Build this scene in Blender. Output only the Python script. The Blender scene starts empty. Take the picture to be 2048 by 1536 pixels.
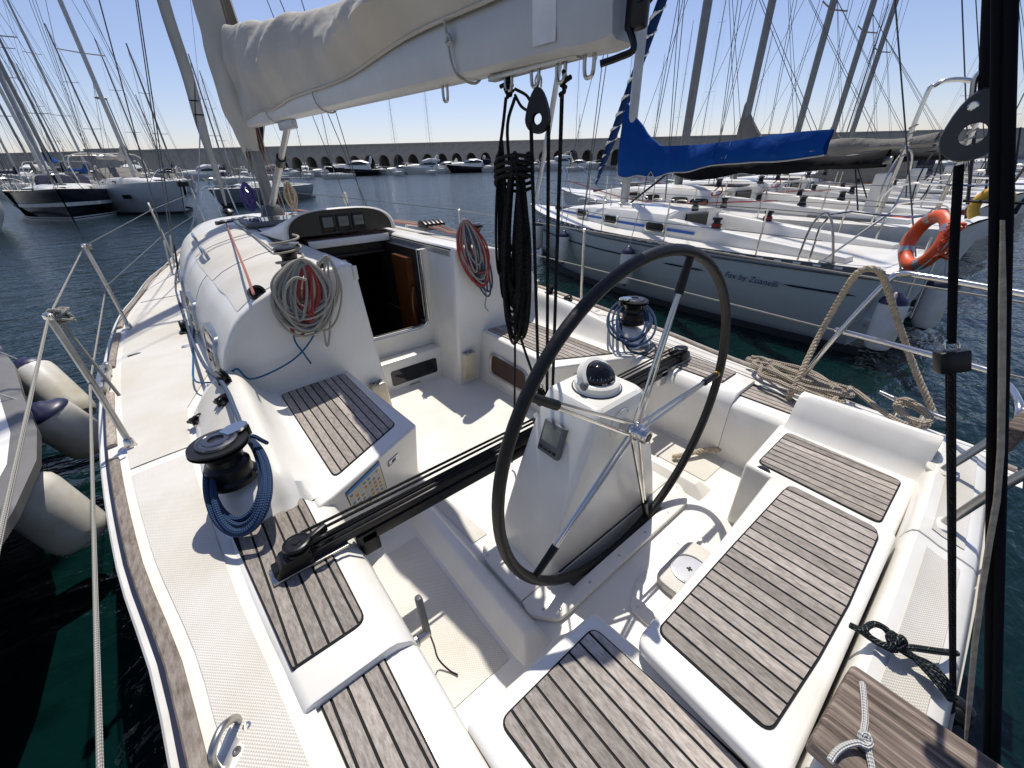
import bpy, bmesh, math, random
from mathutils import Vector, Matrix
random.seed(7)
R = math.radians
C = bpy.context.scene.collection

# ---------------------------------------------------------------- camera, light, exposure
sc = bpy.context.scene
F_PX, PITCH, ROLL, YAW, CAM_Z = 791.0, R(28.816), R(-1.436), R(38.86), 2.12
_fw = Vector((math.sin(YAW)*math.cos(PITCH), math.cos(YAW)*math.cos(PITCH), -math.sin(PITCH)))
_r = Vector((math.cos(YAW), -math.sin(YAW), 0)); _u = _r.cross(_fw)
RT = math.cos(ROLL)*_r + math.sin(ROLL)*_u
UP = -math.sin(ROLL)*_r + math.cos(ROLL)*_u
cam = bpy.data.cameras.new('camera'); cam.sensor_width = 36; cam.lens = 36*F_PX/2048
cam.clip_start = 0.02; cam.clip_end = 6000
camo = bpy.data.objects.new('camera', cam); C.objects.link(camo); sc.camera = camo
camo.matrix_world = Matrix(((RT.x, UP.x, -_fw.x, 0), (RT.y, UP.y, -_fw.y, 0), (RT.z, UP.z, -_fw.z, CAM_Z), (0, 0, 0, 1)))

SUN = Vector((0.30, 0.38, 1.0)).normalized()
wd = bpy.data.worlds.new('World'); sc.world = wd; wd.use_nodes = True
nt = wd.node_tree
sky = nt.nodes.new('ShaderNodeTexSky'); sky.sky_type = 'NISHITA'; sky.sun_disc = False
sky.sun_elevation = math.asin(SUN.z); sky.sun_rotation = math.atan2(SUN.x, SUN.y)
sky.altitude = 0; sky.air_density = 1.0; sky.dust_density = 0.55; sky.ozone_density = 7.0
tint = nt.nodes.new('ShaderNodeMix'); tint.data_type = 'RGBA'; tint.blend_type = 'MULTIPLY'; tint.inputs[0].default_value = 1.0
tint.inputs[7].default_value = (1.30, 1.04, 0.99, 1)
nt.links.new(sky.outputs[0], tint.inputs[6]); nt.links.new(tint.outputs[2], nt.nodes['Background'].inputs[0])
nt.nodes['Background'].inputs[1].default_value = 0.125
sl = bpy.data.lights.new('sun', 'SUN'); sl.energy = 4.8; sl.angle = R(0.53); sl.color = (1.0, 0.955, 0.88)
so = bpy.data.objects.new('sun', sl); C.objects.link(so); so.location = (6, 8, 22)
so.rotation_euler = (-SUN).to_track_quat('-Z', 'Y').to_euler()
sc.view_settings.view_transform = 'Standard'; sc.view_settings.look = 'None'
sc.view_settings.exposure = 0.0; sc.view_settings.gamma = 1.0; sc.view_settings.use_curve_mapping = False

# ---------------------------------------------------------------- measuring: a photo point on a real plane
def _ray(x, y): return _fw + RT*((x-1024)/F_PX) + UP*((768-y)/F_PX)
def at(x, y, z):
    d = _ray(x, y); t = (z-CAM_Z)/d.z; return Vector((d.x*t, d.y*t, z))
def atx(x, y, X):
    d = _ray(x, y); t = X/d.x; return Vector((X, d.y*t, CAM_Z+d.z*t))
def aty(x, y, Y):
    d = _ray(x, y); t = Y/d.y; return Vector((d.x*t, Y, CAM_Z+d.z*t))
def far(x, y, dist):                       # a point at a horizontal distance
    d = _ray(x, y); t = dist/math.hypot(d.x, d.y); return Vector((d.x*t, d.y*t, CAM_Z+d.z*t))

# ---------------------------------------------------------------- object helpers
def tag(o, label=None, cat=None, group=None, kind=None):
    if label: o['label'] = label
    if cat: o['category'] = cat
    if group: o['group'] = group
    if kind: o['kind'] = kind
    return o
def thing(name, label, cat, loc=(0, 0, 0), rz=0.0, group=None):
    o = bpy.data.objects.new(name, None); C.objects.link(o)
    o.location = loc; o.rotation_euler = (0, 0, rz); o.empty_display_size = 0.2
    return tag(o, label, cat, group)
def origin(p):
    v = Vector((0, 0, 0))
    while p: v += p.location; p = p.parent
    return v
def obj(name, vf, m, parent=None, local=False, smooth=None, bevel=0, seg=2, ang=35):
    """one mesh object from (verts, faces[, uvs]); world coordinates unless local"""
    vs, fs = vf[0], vf[1]
    off = Vector((0, 0, 0)) if local else origin(parent)
    me = bpy.data.meshes.new(name)
    me.from_pydata([tuple(Vector(v)-off) for v in vs], [], fs)
    if len(vf) > 2:
        uv = me.uv_layers.new(name='UVMap')
        for poly in me.polygons:
            for li in poly.loop_indices: uv.data[li].uv = vf[2][li]
    if smooth is None: smooth = len(vs) > 12
    bm = bmesh.new(); bm.from_mesh(me)
    bmesh.ops.recalc_face_normals(bm, faces=bm.faces)
    if bevel:
        es = [e for e in bm.edges if len(e.link_faces) == 2 and e.calc_face_angle(0) > R(ang)]
        bmesh.ops.bevel(bm, geom=es, offset=bevel, segments=seg, profile=0.5, affect='EDGES', clamp_overlap=True)
        smooth = True
    for f in bm.faces: f.smooth = bool(smooth)
    bm.to_mesh(me); bm.free()
    if smooth and me.polygons: me.set_sharp_from_angle(angle=R(38))
    for mm in (m if isinstance(m, (list, tuple)) else [m]): me.materials.append(mm)
    o = bpy.data.objects.new(name, me); C.objects.link(o)
    if parent: o.parent = parent
    return o
def join(*parts):
    V, Fc, U = [], [], []
    hasuv = all(len(p) > 2 for p in parts)
    for p in parts:
        n = len(V); V += list(p[0]); Fc += [tuple(i+n for i in f) for f in p[1]]
        if hasuv: U += list(p[2])
    return (V, Fc, U) if hasuv else (V, Fc)
def xf(vf, M):
    return ([M @ Vector(v) for v in vf[0]],) + tuple(vf[1:])
def shift(vf, v): return xf(vf, Matrix.Translation(Vector(v)))
def box(x0, x1, y0, y1, z0, z1):
    v = [(x, y, z) for z in (z0, z1) for y in (y0, y1) for x in (x0, x1)]
    return (v, [(0, 2, 3, 1), (4, 5, 7, 6), (0, 1, 5, 4), (2, 6, 7, 3), (0, 4, 6, 2), (1, 3, 7, 5)])
def obox(c, ax, ay, az, sx, sy, sz):
    c = Vector(c); ax = Vector(ax).normalized(); ay = Vector(ay).normalized(); az = Vector(az).normalized()
    b = box(-sx/2, sx/2, -sy/2, sy/2, -sz/2, sz/2)
    return ([c+ax*v[0]+ay*v[1]+az*v[2] for v in b[0]], b[1])
def prism(poly, z0, z1):
    n = len(poly)
    f0 = (lambda p: z0(p)) if callable(z0) else (lambda p: z0)
    f1 = (lambda p: z1(p)) if callable(z1) else (lambda p: z1)
    v = [(p[0], p[1], f0(p)) for p in poly]+[(p[0], p[1], f1(p)) for p in poly]
    return (v, [tuple(range(n-1, -1, -1)), tuple(range(n, 2*n))]+[(i, (i+1) % n, n+(i+1) % n, n+i) for i in range(n)])
def loft(rings, closed=False, cap=False):
    n = len(rings[0]); v = [p for r in rings for p in r]; f = []
    for i in range(len(rings)-1):
        for j in range(n if closed else n-1):
            a = i*n+j; b = i*n+(j+1) % n; f.append((a, b, b+n, a+n))
    if cap: f += [tuple(range(n-1, -1, -1)), tuple(range((len(rings)-1)*n, len(rings)*n))]
    return (v, f)
def lathe(c, axis, prof, n=20):
    """prof: (radius, height) along axis from c"""
    c = Vector(c); axis = Vector(axis).normalized()
    a = axis.orthogonal().normalized(); b = axis.cross(a)
    rings = [[c+axis*h+(a*math.cos(2*math.pi*k/n)+b*math.sin(2*math.pi*k/n))*max(r, 1e-4) for k in range(n)] for r, h in prof]
    return loft(rings, closed=True, cap=True)
def spline(pts, k=6, closed=False):
    P = [Vector(p) for p in pts]
    if len(P) < 3 and not closed: return P
    out = []; n = len(P); m = n if closed else n-1
    for i in range(m):
        if closed: p0, p1, p2, p3 = P[i-1], P[i], P[(i+1) % n], P[(i+2) % n]
        else:
            p1, p2 = P[i], P[i+1]; p0 = P[i-1] if i else p1*2-p2; p3 = P[i+2] if i+2 < n else p2*2-p1
        for j in range(k):
            t = j/k
            out.append(0.5*((2*p1)+(p2-p0)*t+(2*p0-5*p1+4*p2-p3)*t*t+(3*p1-p0-3*p2+p3)*t**3))
    if not closed: out.append(P[-1])
    return out
def frames(P, closed=False):
    n = len(P); T = []
    for i in range(n):
        a = P[i-1] if (i or closed) else P[i]; b = P[(i+1) % n] if (i < n-1 or closed) else P[i]
        t = (b-a); T.append(t.normalized() if t.length > 1e-9 else Vector((0, 0, 1)))
    N = T[0].orthogonal().normalized(); out = []
    for t in T:
        N = (N-t*N.dot(t)); N = N.normalized() if N.length > 1e-6 else t.orthogonal().normalized()
        out.append((t, N, t.cross(N)))
    return out
def tube(pts, r, n=8, k=6, smooth=True, closed=False):
    """swept tube with UV (around, metres along); r a number or a function of 0..1"""
    P = spline(pts, k, closed) if smooth else [Vector(p) for p in pts]
    Fr = frames(P, closed); L = [0.0]
    for i in range(1, len(P)): L.append(L[-1]+(P[i]-P[i-1]).length)
    tot = max(L[-1], 1e-6); V = []
    for i, (p, (t, a, b)) in enumerate(zip(P, Fr)):
        rr = r(L[i]/tot) if callable(r) else r
        V += [p+(a*math.cos(2*math.pi*j/n)+b*math.sin(2*math.pi*j/n))*rr for j in range(n)]
    Fc, U = [], []; m = len(P)
    for i in range(m if closed else m-1):
        i2 = (i+1) % m; l2 = L[i2] if i2 else tot+(P[0]-P[-1]).length
        for j in range(n):
            j2 = (j+1) % n
            Fc.append((i*n+j, i*n+j2, i2*n+j2, i2*n+j))
            U += [(j/n, L[i]), ((j+1)/n, L[i]), ((j+1)/n, l2), (j/n, l2)]
    if not closed:
        Fc.append(tuple(range(n-1, -1, -1))); U += [(0, 0)]*n
        Fc.append(tuple(range((m-1)*n, m*n))); U += [(0, tot)]*n
    return (V, Fc, U)
def laid(pts, r, pitch=0.05, n=6, k=6, strands=3):
    """three-strand laid rope: real twisted strands"""
    P = spline(pts, k); L = [0.0]
    for i in range(1, len(P)): L.append(L[-1]+(P[i]-P[i-1]).length)
    step = pitch/7; Q = []; i = 0; s = 0.0
    while s < L[-1]:
        while i < len(L)-2 and L[i+1] < s: i += 1
        t = (s-L[i])/max(L[i+1]-L[i], 1e-9); Q.append(P[i].lerp(P[i+1], t)); s += step
    Fr = frames(Q); out = []
    for q in range(strands):
        pts2 = []
        for i, (p, (t, a, b)) in enumerate(zip(Q, Fr)):
            ph = 2*math.pi*(i*step/pitch+q/strands)
            pts2.append(p+(a*math.cos(ph)+b*math.sin(ph))*r*0.5)
        out.append(tube(pts2, r*0.56, n=n, smooth=False))
    return join(*out)
def bar(a, b, r, n=8): return tube([a, b], r, n=n, smooth=False)
def round_poly(poly, rad, n=4):
    out = []; m = len(poly); rads = rad if isinstance(rad, (list, tuple)) else [rad]*m
    for i in range(m):
        p0, p1, p2 = Vector(poly[i-1][:2]), Vector(poly[i][:2]), Vector(poly[(i+1) % m][:2])
        rr = rads[i]
        if rr <= 0: out.append(tuple(p1)); continue
        d0 = (p0-p1); d1 = (p2-p1); l = min(rr, d0.length*0.45, d1.length*0.45)
        a = p1+d0.normalized()*l; b = p1+d1.normalized()*l
        for k in range(n+1):
            t = k/n; out.append(tuple(a*(1-t)**2+p1*2*t*(1-t)+b*t*t))
    return out
def inset(poly, d):
    m = len(poly); out = []
    ar = sum(poly[i-1][0]*poly[i][1]-poly[i][0]*poly[i-1][1] for i in range(m)); s = 1 if ar > 0 else -1
    for i in range(m):
        p0, p1, p2 = Vector(poly[i-1]), Vector(poly[i]), Vector(poly[(i+1) % m])
        e0 = (p1-p0); e1 = (p2-p1)
        if e0.length < 1e-6 or e1.length < 1e-6: out.append(tuple(p1)); continue
        n0 = Vector((-e0.y, e0.x)).normalized()*s; n1 = Vector((-e1.y, e1.x)).normalized()*s
        b = (n0+n1); b = b.normalized() if b.length > 1e-6 else n0
        out.append(tuple(p1+b*(d/max(0.35, b.dot(n0)))))
    return out
def clip(poly, n, c):                      # keep n.p <= c
    out = []
    for i in range(len(poly)):
        a, b = Vector(poly[i-1]), Vector(poly[i]); da, db = a.dot(n)-c, b.dot(n)-c
        if (da <= 0) != (db <= 0): out.append(tuple(a.lerp(b, da/(da-db))))
        if db <= 0: out.append(tuple(b))
    return out
def strips(poly, ang, pitch, gap, off=0.0):
    """cut a polygon into parallel planks running along the direction ang"""
    nrm = Vector((math.cos(ang+math.pi/2), math.sin(ang+math.pi/2)))
    ds = [Vector(p).dot(nrm) for p in poly]; lo, hi = min(ds), max(ds); out = []
    k = math.floor((lo-off)/pitch)
    while off+k*pitch < hi:
        a, b = off+k*pitch+gap/2, off+(k+1)*pitch-gap/2
        q = clip(poly, nrm, b)
        if len(q) > 2: q = clip(q, -nrm, -a)
        if len(q) > 2:
            ds2 = [Vector(p).dot(nrm) for p in q]
            if max(ds2)-min(ds2) > 0.006: out.append(q)
        k += 1
    return out
def text(s, size, m, parent, M, name='lettering', depth=0.001, shear=0.0):
    cu = bpy.data.curves.new(name, 'FONT'); cu.body = s; cu.size = size; cu.extrude = depth; cu.shear = shear
    cu.align_x = 'CENTER'; cu.align_y = 'CENTER'; cu.resolution_u = 2
    o = bpy.data.objects.new(name, cu); C.objects.link(o)
    dg = bpy.context.evaluated_depsgraph_get(); me = bpy.data.meshes.new_from_object(o.evaluated_get(dg))
    bpy.data.objects.remove(o); bpy.data.curves.remove(cu)
    me.transform(Matrix.Translation(-origin(parent)) @ M if not parent or not parent.get('_local') else M)
    me.materials.clear(); me.materials.append(m)
    o = bpy.data.objects.new(name, me); C.objects.link(o); o.parent = parent
    return o
def basis(o, x, y):
    x = Vector(x).normalized(); y = Vector(y); y = (y-x*y.dot(x)).normalized(); z = x.cross(y); o = Vector(o)
    return Matrix(((x.x, y.x, z.x, o.x), (x.y, y.y, z.y, o.y), (x.z, y.z, z.z, o.z), (0, 0, 0, 1)))
def copy_tree(o, parent=None):
    c = o.copy(); C.objects.link(c)
    if parent: c.parent = parent
    for ch in list(o.children): copy_tree(ch, c)
    return c

# ---------------------------------------------------------------- materials
def new(name):
    m = bpy.data.materials.new(name); m.use_nodes = True
    return m, m.node_tree, m.node_tree.nodes['Principled BSDF']
def N(t, typ, **kw):
    n = t.nodes.new(typ)
    for k, v in kw.items():
        if k.startswith('i_'): n.inputs[k[2:].replace('_', ' ')].default_value = v
        else: setattr(n, k, v)
    return n
def ramp(t, src, stops):
    r = t.nodes.new('ShaderNodeValToRGB'); e = r.color_ramp.elements
    while len(e) < len(stops): e.new(0.5)
    for el, (p, c) in zip(e, stops): el.position = p; el.color = (*c, 1) if len(c) == 3 else c
    t.links.new(src, r.inputs[0]); return r.outputs[0]
def mapped(t, scale, coord='Object'):
    tc = t.nodes.new('ShaderNodeTexCoord'); mp = t.nodes.new('ShaderNodeMapping')
    mp.inputs['Scale'].default_value = scale; t.links.new(tc.outputs[coord], mp.inputs[0]); return mp.outputs[0]
def bump(t, b, h, strength, dist=0.01):
    n = t.nodes.new('ShaderNodeBump'); n.inputs['Strength'].default_value = strength; n.inputs['Distance'].default_value = dist
    t.links.new(h, n.inputs['Height']); t.links.new(n.outputs[0], b.inputs['Normal']); return n
def solid(name, col, rough=0.5, metal=0.0, var=0.12, scale=9.0, coat=0.0, bmp=0.0, spec=0.5):
    m, t, b = new(name)
    nz = N(t, 'ShaderNodeTexNoise', i_Scale=scale, i_Detail=5.0, i_Roughness=0.6)
    t.links.new(mapped(t, (1, 1, 1)), nz.inputs['Vector'])
    lo = tuple(c*(1-var) for c in col); hi = tuple(min(1, c*(1+var)) for c in col)
    t.links.new(ramp(t, nz.outputs[0], [(0.3, lo), (0.7, hi)]), b.inputs['Base Color'])
    b.inputs['Roughness'].default_value = rough; b.inputs['Metallic'].default_value = metal
    b.inputs['Coat Weight'].default_value = coat; b.inputs['Coat Roughness'].default_value = 0.08
    b.inputs['Specular IOR Level'].default_value = spec
    if bmp: bump(t, b, nz.outputs[0], bmp, 0.02)
    return m
def gelcoat(name, col, rough=0.28, dirt=0.10, nonskid=False):
    m, t, b = new(name)
    v = mapped(t, (1, 1, 1))
    n1 = N(t, 'ShaderNodeTexNoise', i_Scale=2.3, i_Detail=6.0, i_Roughness=0.65); t.links.new(v, n1.inputs['Vector'])
    n2 = N(t, 'ShaderNodeTexNoise', i_Scale=38.0, i_Detail=4.0, i_Roughness=0.7); t.links.new(v, n2.inputs['Vector'])
    d = tuple(c*k for c, k in zip(col, (1-dirt, 1-dirt*1.15, 1-dirt*1.6)))
    base = ramp(t, n1.outputs[0], [(0.35, d), (0.62, col)])
    spot = ramp(t, n2.outputs[0], [(0.66, (1, 1, 1)), (0.80, (0.72, 0.68, 0.60))])
    mx = N(t, 'ShaderNodeMix', data_type='RGBA', blend_type='MULTIPLY'); mx.inputs[0].default_value = 0.35 if not nonskid else 0.7
    t.links.new(base, mx.inputs[6]); t.links.new(spot, mx.inputs[7])
    out = mx.outputs[2]
    if nonskid:
        sp = N(t, 'ShaderNodeSeparateXYZ'); t.links.new(v, sp.inputs[0])
        prod = None
        for ax in ('X', 'Y'):
            ml = N(t, 'ShaderNodeMath', operation='MULTIPLY'); ml.inputs[1].default_value = 2*math.pi/0.0085
            t.links.new(sp.outputs[ax], ml.inputs[0])
            sn = N(t, 'ShaderNodeMath', operation='SINE'); t.links.new(ml.outputs[0], sn.inputs[0])
            if prod is None: prod = sn.outputs[0]
            else:
                pm = N(t, 'ShaderNodeMath', operation='MULTIPLY'); t.links.new(prod, pm.inputs[0]); t.links.new(sn.outputs[0], pm.inputs[1]); prod = pm.outputs[0]
        dots = ramp(t, prod, [(0.25, (1, 1, 1)), (0.75, (0.62, 0.59, 0.53))])
        m2 = N(t, 'ShaderNodeMix', data_type='RGBA', blend_type='MULTIPLY'); m2.inputs[0].default_value = 0.85
        t.links.new(out, m2.inputs[6]); t.links.new(dots, m2.inputs[7]); out = m2.outputs[2]
        bump(t, b, prod, 0.5, 0.001)
    else:
        bump(t, b, n1.outputs[0], 0.04, 0.05)
    t.links.new(out, b.inputs['Base Color'])
    b.inputs['Roughness'].default_value = rough
    return m
def wood(name, c0, c1, c2, scale=1.0, rough=0.75, rand=0.35, ys=34):
    m, t, b = new(name)
    oi = N(t, 'ShaderNodeObjectInfo')
    tc = N(t, 'ShaderNodeTexCoord'); ad = N(t, 'ShaderNodeVectorMath', operation='MULTIPLY_ADD')
    ad.inputs[1].default_value = (1, 1, 1)
    sc3 = N(t, 'ShaderNodeVectorMath', operation='SCALE'); sc3.inputs[0].default_value = (3.1, 7.7, 1.3)
    t.links.new(oi.outputs['Random'], sc3.inputs['Scale'])
    t.links.new(tc.outputs['Object'], ad.inputs[0]); t.links.new(sc3.outputs[0], ad.inputs[2])
    mp = N(t, 'ShaderNodeMapping'); mp.inputs['Scale'].default_value = (150*scale, ys*scale, 60*scale); t.links.new(ad.outputs[0], mp.inputs[0])
    n1 = N(t, 'ShaderNodeTexNoise', i_Scale=1.0, i_Detail=5.0, i_Roughness=0.7); t.links.new(mp.outputs[0], n1.inputs['Vector'])
    mp2 = N(t, 'ShaderNodeMapping'); mp2.inputs['Scale'].default_value = (22*scale, 5*scale, 20*scale); t.links.new(ad.outputs[0], mp2.inputs[0])
    n2 = N(t, 'ShaderNodeTexNoise', i_Scale=1.0, i_Detail=4.0, i_Roughness=0.6); t.links.new(mp2.outputs[0], n2.inputs['Vector'])
    g = ramp(t, n1.outputs[0], [(0.32, c0), (0.5, c1), (0.68, c2)])
    p = ramp(t, n2.outputs[0], [(0.3, (0.74, 0.72, 0.70)), (0.65, (1.10, 1.07, 1.04))])
    mx = N(t, 'ShaderNodeMix', data_type='RGBA', blend_type='MULTIPLY'); mx.inputs[0].default_value = 0.8
    t.links.new(g, mx.inputs[6]); t.links.new(p, mx.inputs[7])
    rr = N(t, 'ShaderNodeMapRange'); rr.inputs[3].default_value = 1-rand; rr.inputs[4].default_value = 1+rand*0.6
    t.links.new(oi.outputs['Random'], rr.inputs[0])
    m3 = N(t, 'ShaderNodeVectorMath', operation='SCALE'); t.links.new(mx.outputs[2], m3.inputs[0]); t.links.new(rr.outputs[0], m3.inputs['Scale'])
    t.links.new(m3.outputs[0], b.inputs['Base Color']); b.inputs['Roughness'].default_value = rough
    b.inputs['Specular IOR Level'].default_value = 0.25
    bump(t, b, n1.outputs[0], 0.45, 0.002)
    return m
def rope(name, c0, c1, twist=1.0, pitch=0.03, fleck=None, rough=0.8):
    """braided cover: diagonal strands from the tube's UV, with flecks"""
    m, t, b = new(name)
    uv = N(t, 'ShaderNodeUVMap'); sp = N(t, 'ShaderNodeSeparateXYZ'); t.links.new(uv.outputs[0], sp.inputs[0])
    hs = []
    for s in (1, -1):
        a = N(t, 'ShaderNodeMath', operation='MULTIPLY'); a.inputs[1].default_value = 2*math.pi*4*s; t.links.new(sp.outputs[0], a.inputs[0])
        c = N(t, 'ShaderNodeMath', operation='MULTIPLY_ADD'); c.inputs[1].default_value = 2*math.pi/pitch; t.links.new(sp.outputs[1], c.inputs[0]); t.links.new(a.outputs[0], c.inputs[2])
        q = N(t, 'ShaderNodeMath', operation='SINE'); t.links.new(c.outputs[0], q.inputs[0]); hs.append(q.outputs[0])
    ml = N(t, 'ShaderNodeMath', operation='MULTIPLY'); t.links.new(hs[0], ml.inputs[0]); t.links.new(hs[1], ml.inputs[1])
    base = ramp(t, ml.outputs[0], [(0.1, c0), (0.6, c1)])
    if fleck:
        w = ramp(t, hs[0], [(0.90, (0, 0, 0)), (0.97, (1, 1, 1))])
        nz = N(t, 'ShaderNodeTexNoise', i_Scale=60.0); t.links.new(mapped(t, (1, 1, 1)), nz.inputs['Vector'])
        w2 = ramp(t, nz.outputs[0], [(0.5, (0, 0, 0)), (0.58, (1, 1, 1))])
        wm = N(t, 'ShaderNodeMath', operation='MULTIPLY'); t.links.new(w, wm.inputs[0]); t.links.new(w2, wm.inputs[1])
        mx = N(t, 'ShaderNodeMix', data_type='RGBA'); t.links.new(wm.outputs[0], mx.inputs[0]); t.links.new(base, mx.inputs[6]); mx.inputs[7].default_value = (*fleck, 1)
        base = mx.outputs[2]
    t.links.new(base, b.inputs['Base Color']); b.inputs['Roughness'].default_value = rough
    b.inputs['Specular IOR Level'].default_value = 0.25
    bump(t, b, ml.outputs[0], 0.6, 0.003)
    return m
def canvas(name, col, fold=0.5, fscale=(3, 5, 3)):
    m, t, b = new(name)
    n1 = N(t, 'ShaderNodeTexNoise', i_Scale=1.0, i_Detail=3.0, i_Roughness=0.5, i_Distortion=0.6); t.links.new(mapped(t, fscale), n1.inputs['Vector'])
    n2 = N(t, 'ShaderNodeTexNoise', i_Scale=240.0, i_Detail=2.0); t.links.new(mapped(t, (1, 1, 1)), n2.inputs['Vector'])
    n3 = N(t, 'ShaderNodeTexNoise', i_Scale=2.5, i_Detail=6.0); t.links.new(mapped(t, (1, 1, 1)), n3.inputs['Vector'])
    t.links.new(ramp(t, n3.outputs[0], [(0.3, tuple(c*0.82 for c in col)), (0.7, col)]), b.inputs['Base Color'])
    b.inputs['Roughness'].default_value = 0.85; b.inputs['Specular IOR Level'].default_value = 0.15
    ad = N(t, 'ShaderNodeMath', operation='MULTIPLY_ADD'); ad.inputs[1].default_value = 0.02; t.links.new(n2.outputs[0], ad.inputs[0]); t.links.new(n1.outputs[0], ad.inputs[2])
    bump(t, b, ad.outputs[0], fold, 0.06)
    return m

GEL = gelcoat('white_gelcoat', (0.76, 0.74, 0.69)); NSK = gelcoat('nonskid_gelcoat', (0.66, 0.635, 0.585), 0.6, 0.14, True)
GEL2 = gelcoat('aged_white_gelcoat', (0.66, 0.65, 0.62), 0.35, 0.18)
TEAK = wood('weathered_teak', (0.21, 0.185, 0.162), (0.335, 0.302, 0.270), (0.45, 0.415, 0.375))
TEAK2 = wood('teak_rail', (0.17, 0.14, 0.11), (0.32, 0.28, 0.24), (0.44, 0.40, 0.35), 0.6)
PLANK = wood('weathered_pine', (0.035, 0.026, 0.020), (0.15, 0.12, 0.10), (0.30, 0.25, 0.21), 0.75, 0.85, 0.05, 5)
CAULK = solid('black_caulk', (0.007, 0.007, 0.007), 0.7, spec=0.2)
STEEL = solid('stainless_steel', (0.62, 0.61, 0.58), 0.16, 1.0, 0.05)
DULL = solid('dull_steel', (0.45, 0.44, 0.41), 0.34, 1.0, 0.15, 20)
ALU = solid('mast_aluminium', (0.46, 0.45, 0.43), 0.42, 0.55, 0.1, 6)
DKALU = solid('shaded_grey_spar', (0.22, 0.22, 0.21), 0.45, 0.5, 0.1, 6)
BOOM = solid('painted_boom', (0.50, 0.50, 0.485), 0.38, 0.0, 0.08, 4)
TAPE = solid('white_tape', (0.70, 0.70, 0.68), 0.5)
BLACK = solid('black_plastic', (0.006, 0.006, 0.0065), 0.38, 0, 0.3, 30, spec=0.35)
RUBBER = solid('black_leather_rim', (0.005, 0.005, 0.005), 0.45, 0, 0.3, 60, bmp=0.1, spec=0.35)
BLKALU = solid('black_anodised', (0.008, 0.008, 0.009), 0.34, 0.1, 0.3, 20, spec=0.35)
GREYP = solid('grey_plastic', (0.10, 0.105, 0.11), 0.45)
PANEL = solid('smoked_panel', (0.018, 0.017, 0.014), 0.25)
LCD = solid('lcd_glass', (0.15, 0.165, 0.14), 0.12, 0, 0.2, 12)
GLASS = solid('smoked_window', (0.012, 0.012, 0.012), 0.06, 0, 0.2, 4)
TAN = solid('window_interior', (0.24, 0.20, 0.15), 0.5)
SMOKE = solid('brown_window', (0.06, 0.03, 0.022), 0.1, 0, 0.3, 5)
CANVAS = canvas('beige_canvas', (0.52, 0.485, 0.42), 0.55, (2.2, 1.3, 3.0))
BLUEC = canvas('royal_blue_canvas', (0.003, 0.060, 0.27), 0.4, (4, 4, 4))
NAVYC = canvas('navy_canvas', (0.010, 0.013, 0.035), 0.4, (4, 4, 4))
BLACKC = canvas('black_canvas', (0.005, 0.005, 0.0065), 0.3, (4, 4, 4))
GREYC = canvas('grey_canvas', (0.20, 0.19, 0.17), 0.6, (5, 5, 5))
SAILC = canvas('furled_sail', (0.40, 0.40, 0.385), 0.4, (6, 6, 1.5))
RCREAM = rope('cream_rope', (0.33, 0.30, 0.24), (0.62, 0.58, 0.49), pitch=0.012)
RGREY = rope('grey_rope', (0.26, 0.25, 0.22), (0.50, 0.48, 0.43), pitch=0.012)
RRED = rope('red_rope', (0.28, 0.04, 0.035), (0.50, 0.10, 0.08), pitch=0.012)
RBLUE = rope('blue_rope', (0.012, 0.030, 0.075), (0.035, 0.075, 0.155), pitch=0.016)
RSKY = rope('bright_blue_rope', (0.01, 0.10, 0.22), (0.02, 0.20, 0.36), pitch=0.012)
RNAVY = rope('grey_blue_rope', (0.04, 0.06, 0.10), (0.12, 0.16, 0.24), pitch=0.014)
RBLACK = rope('black_rope', (0.003, 0.003, 0.0035), (0.007, 0.007, 0.0075), pitch=0.016, fleck=(0.09, 0.075, 0.055))
RPINK = rope('faded_red_rope', (0.36, 0.13, 0.10), (0.55, 0.28, 0.24), pitch=0.012)
RGREEN = rope('dark_green_fleck_rope', (0.006, 0.010, 0.010), (0.025, 0.032, 0.034), pitch=0.014, fleck=(0.25, 0.28, 0.27))
RLAID = solid('manila_rope', (0.40, 0.33, 0.235), 0.85, 0, 0.3, 55, bmp=0.4)
RMOOR = rope('mooring_rope', (0.24, 0.20, 0.15), (0.56, 0.49, 0.39), pitch=0.02, fleck=(0.05, 0.04, 0.04))
RWHITE = rope('white_line', (0.42, 0.41, 0.38), (0.68, 0.67, 0.63), pitch=0.012)
WIRE = solid('rigging_wire', (0.10, 0.10, 0.10), 0.4, 0.6)
FENDER = gelcoat('fender_vinyl', (0.74, 0.72, 0.67), 0.32, 0.30)
FENDB = solid('fender_blue_end', (0.010, 0.012, 0.045), 0.4)
STRIPE = solid('navy_stripe', (0.012, 0.014, 0.030), 0.3)
BLUES = solid('blue_stripe', (0.015, 0.09, 0.36), 0.35)
ORANGE = solid('lifebuoy_orange', (0.62, 0.085, 0.02), 0.45)
YELLOW = solid('yellow_plastic', (0.55, 0.33, 0.03), 0.45)
REDS = solid('red_stripe', (0.38, 0.03, 0.03), 0.35)
ANTIF = solid('antifouling_black', (0.012, 0.014, 0.016), 0.6)
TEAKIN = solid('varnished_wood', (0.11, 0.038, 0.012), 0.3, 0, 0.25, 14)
DARKIN = solid('cabin_shade_lining', (0.018, 0.013, 0.010), 0.6)
CREAMP = solid('cream_plastic', (0.62, 0.54, 0.38), 0.5, 0, 0.12, 20)
INK = solid('ink_blue', (0.03, 0.04, 0.13), 0.5)
SILVER = solid('silver_hatch', (0.42, 0.42, 0.43), 0.35, 0.8)

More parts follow.
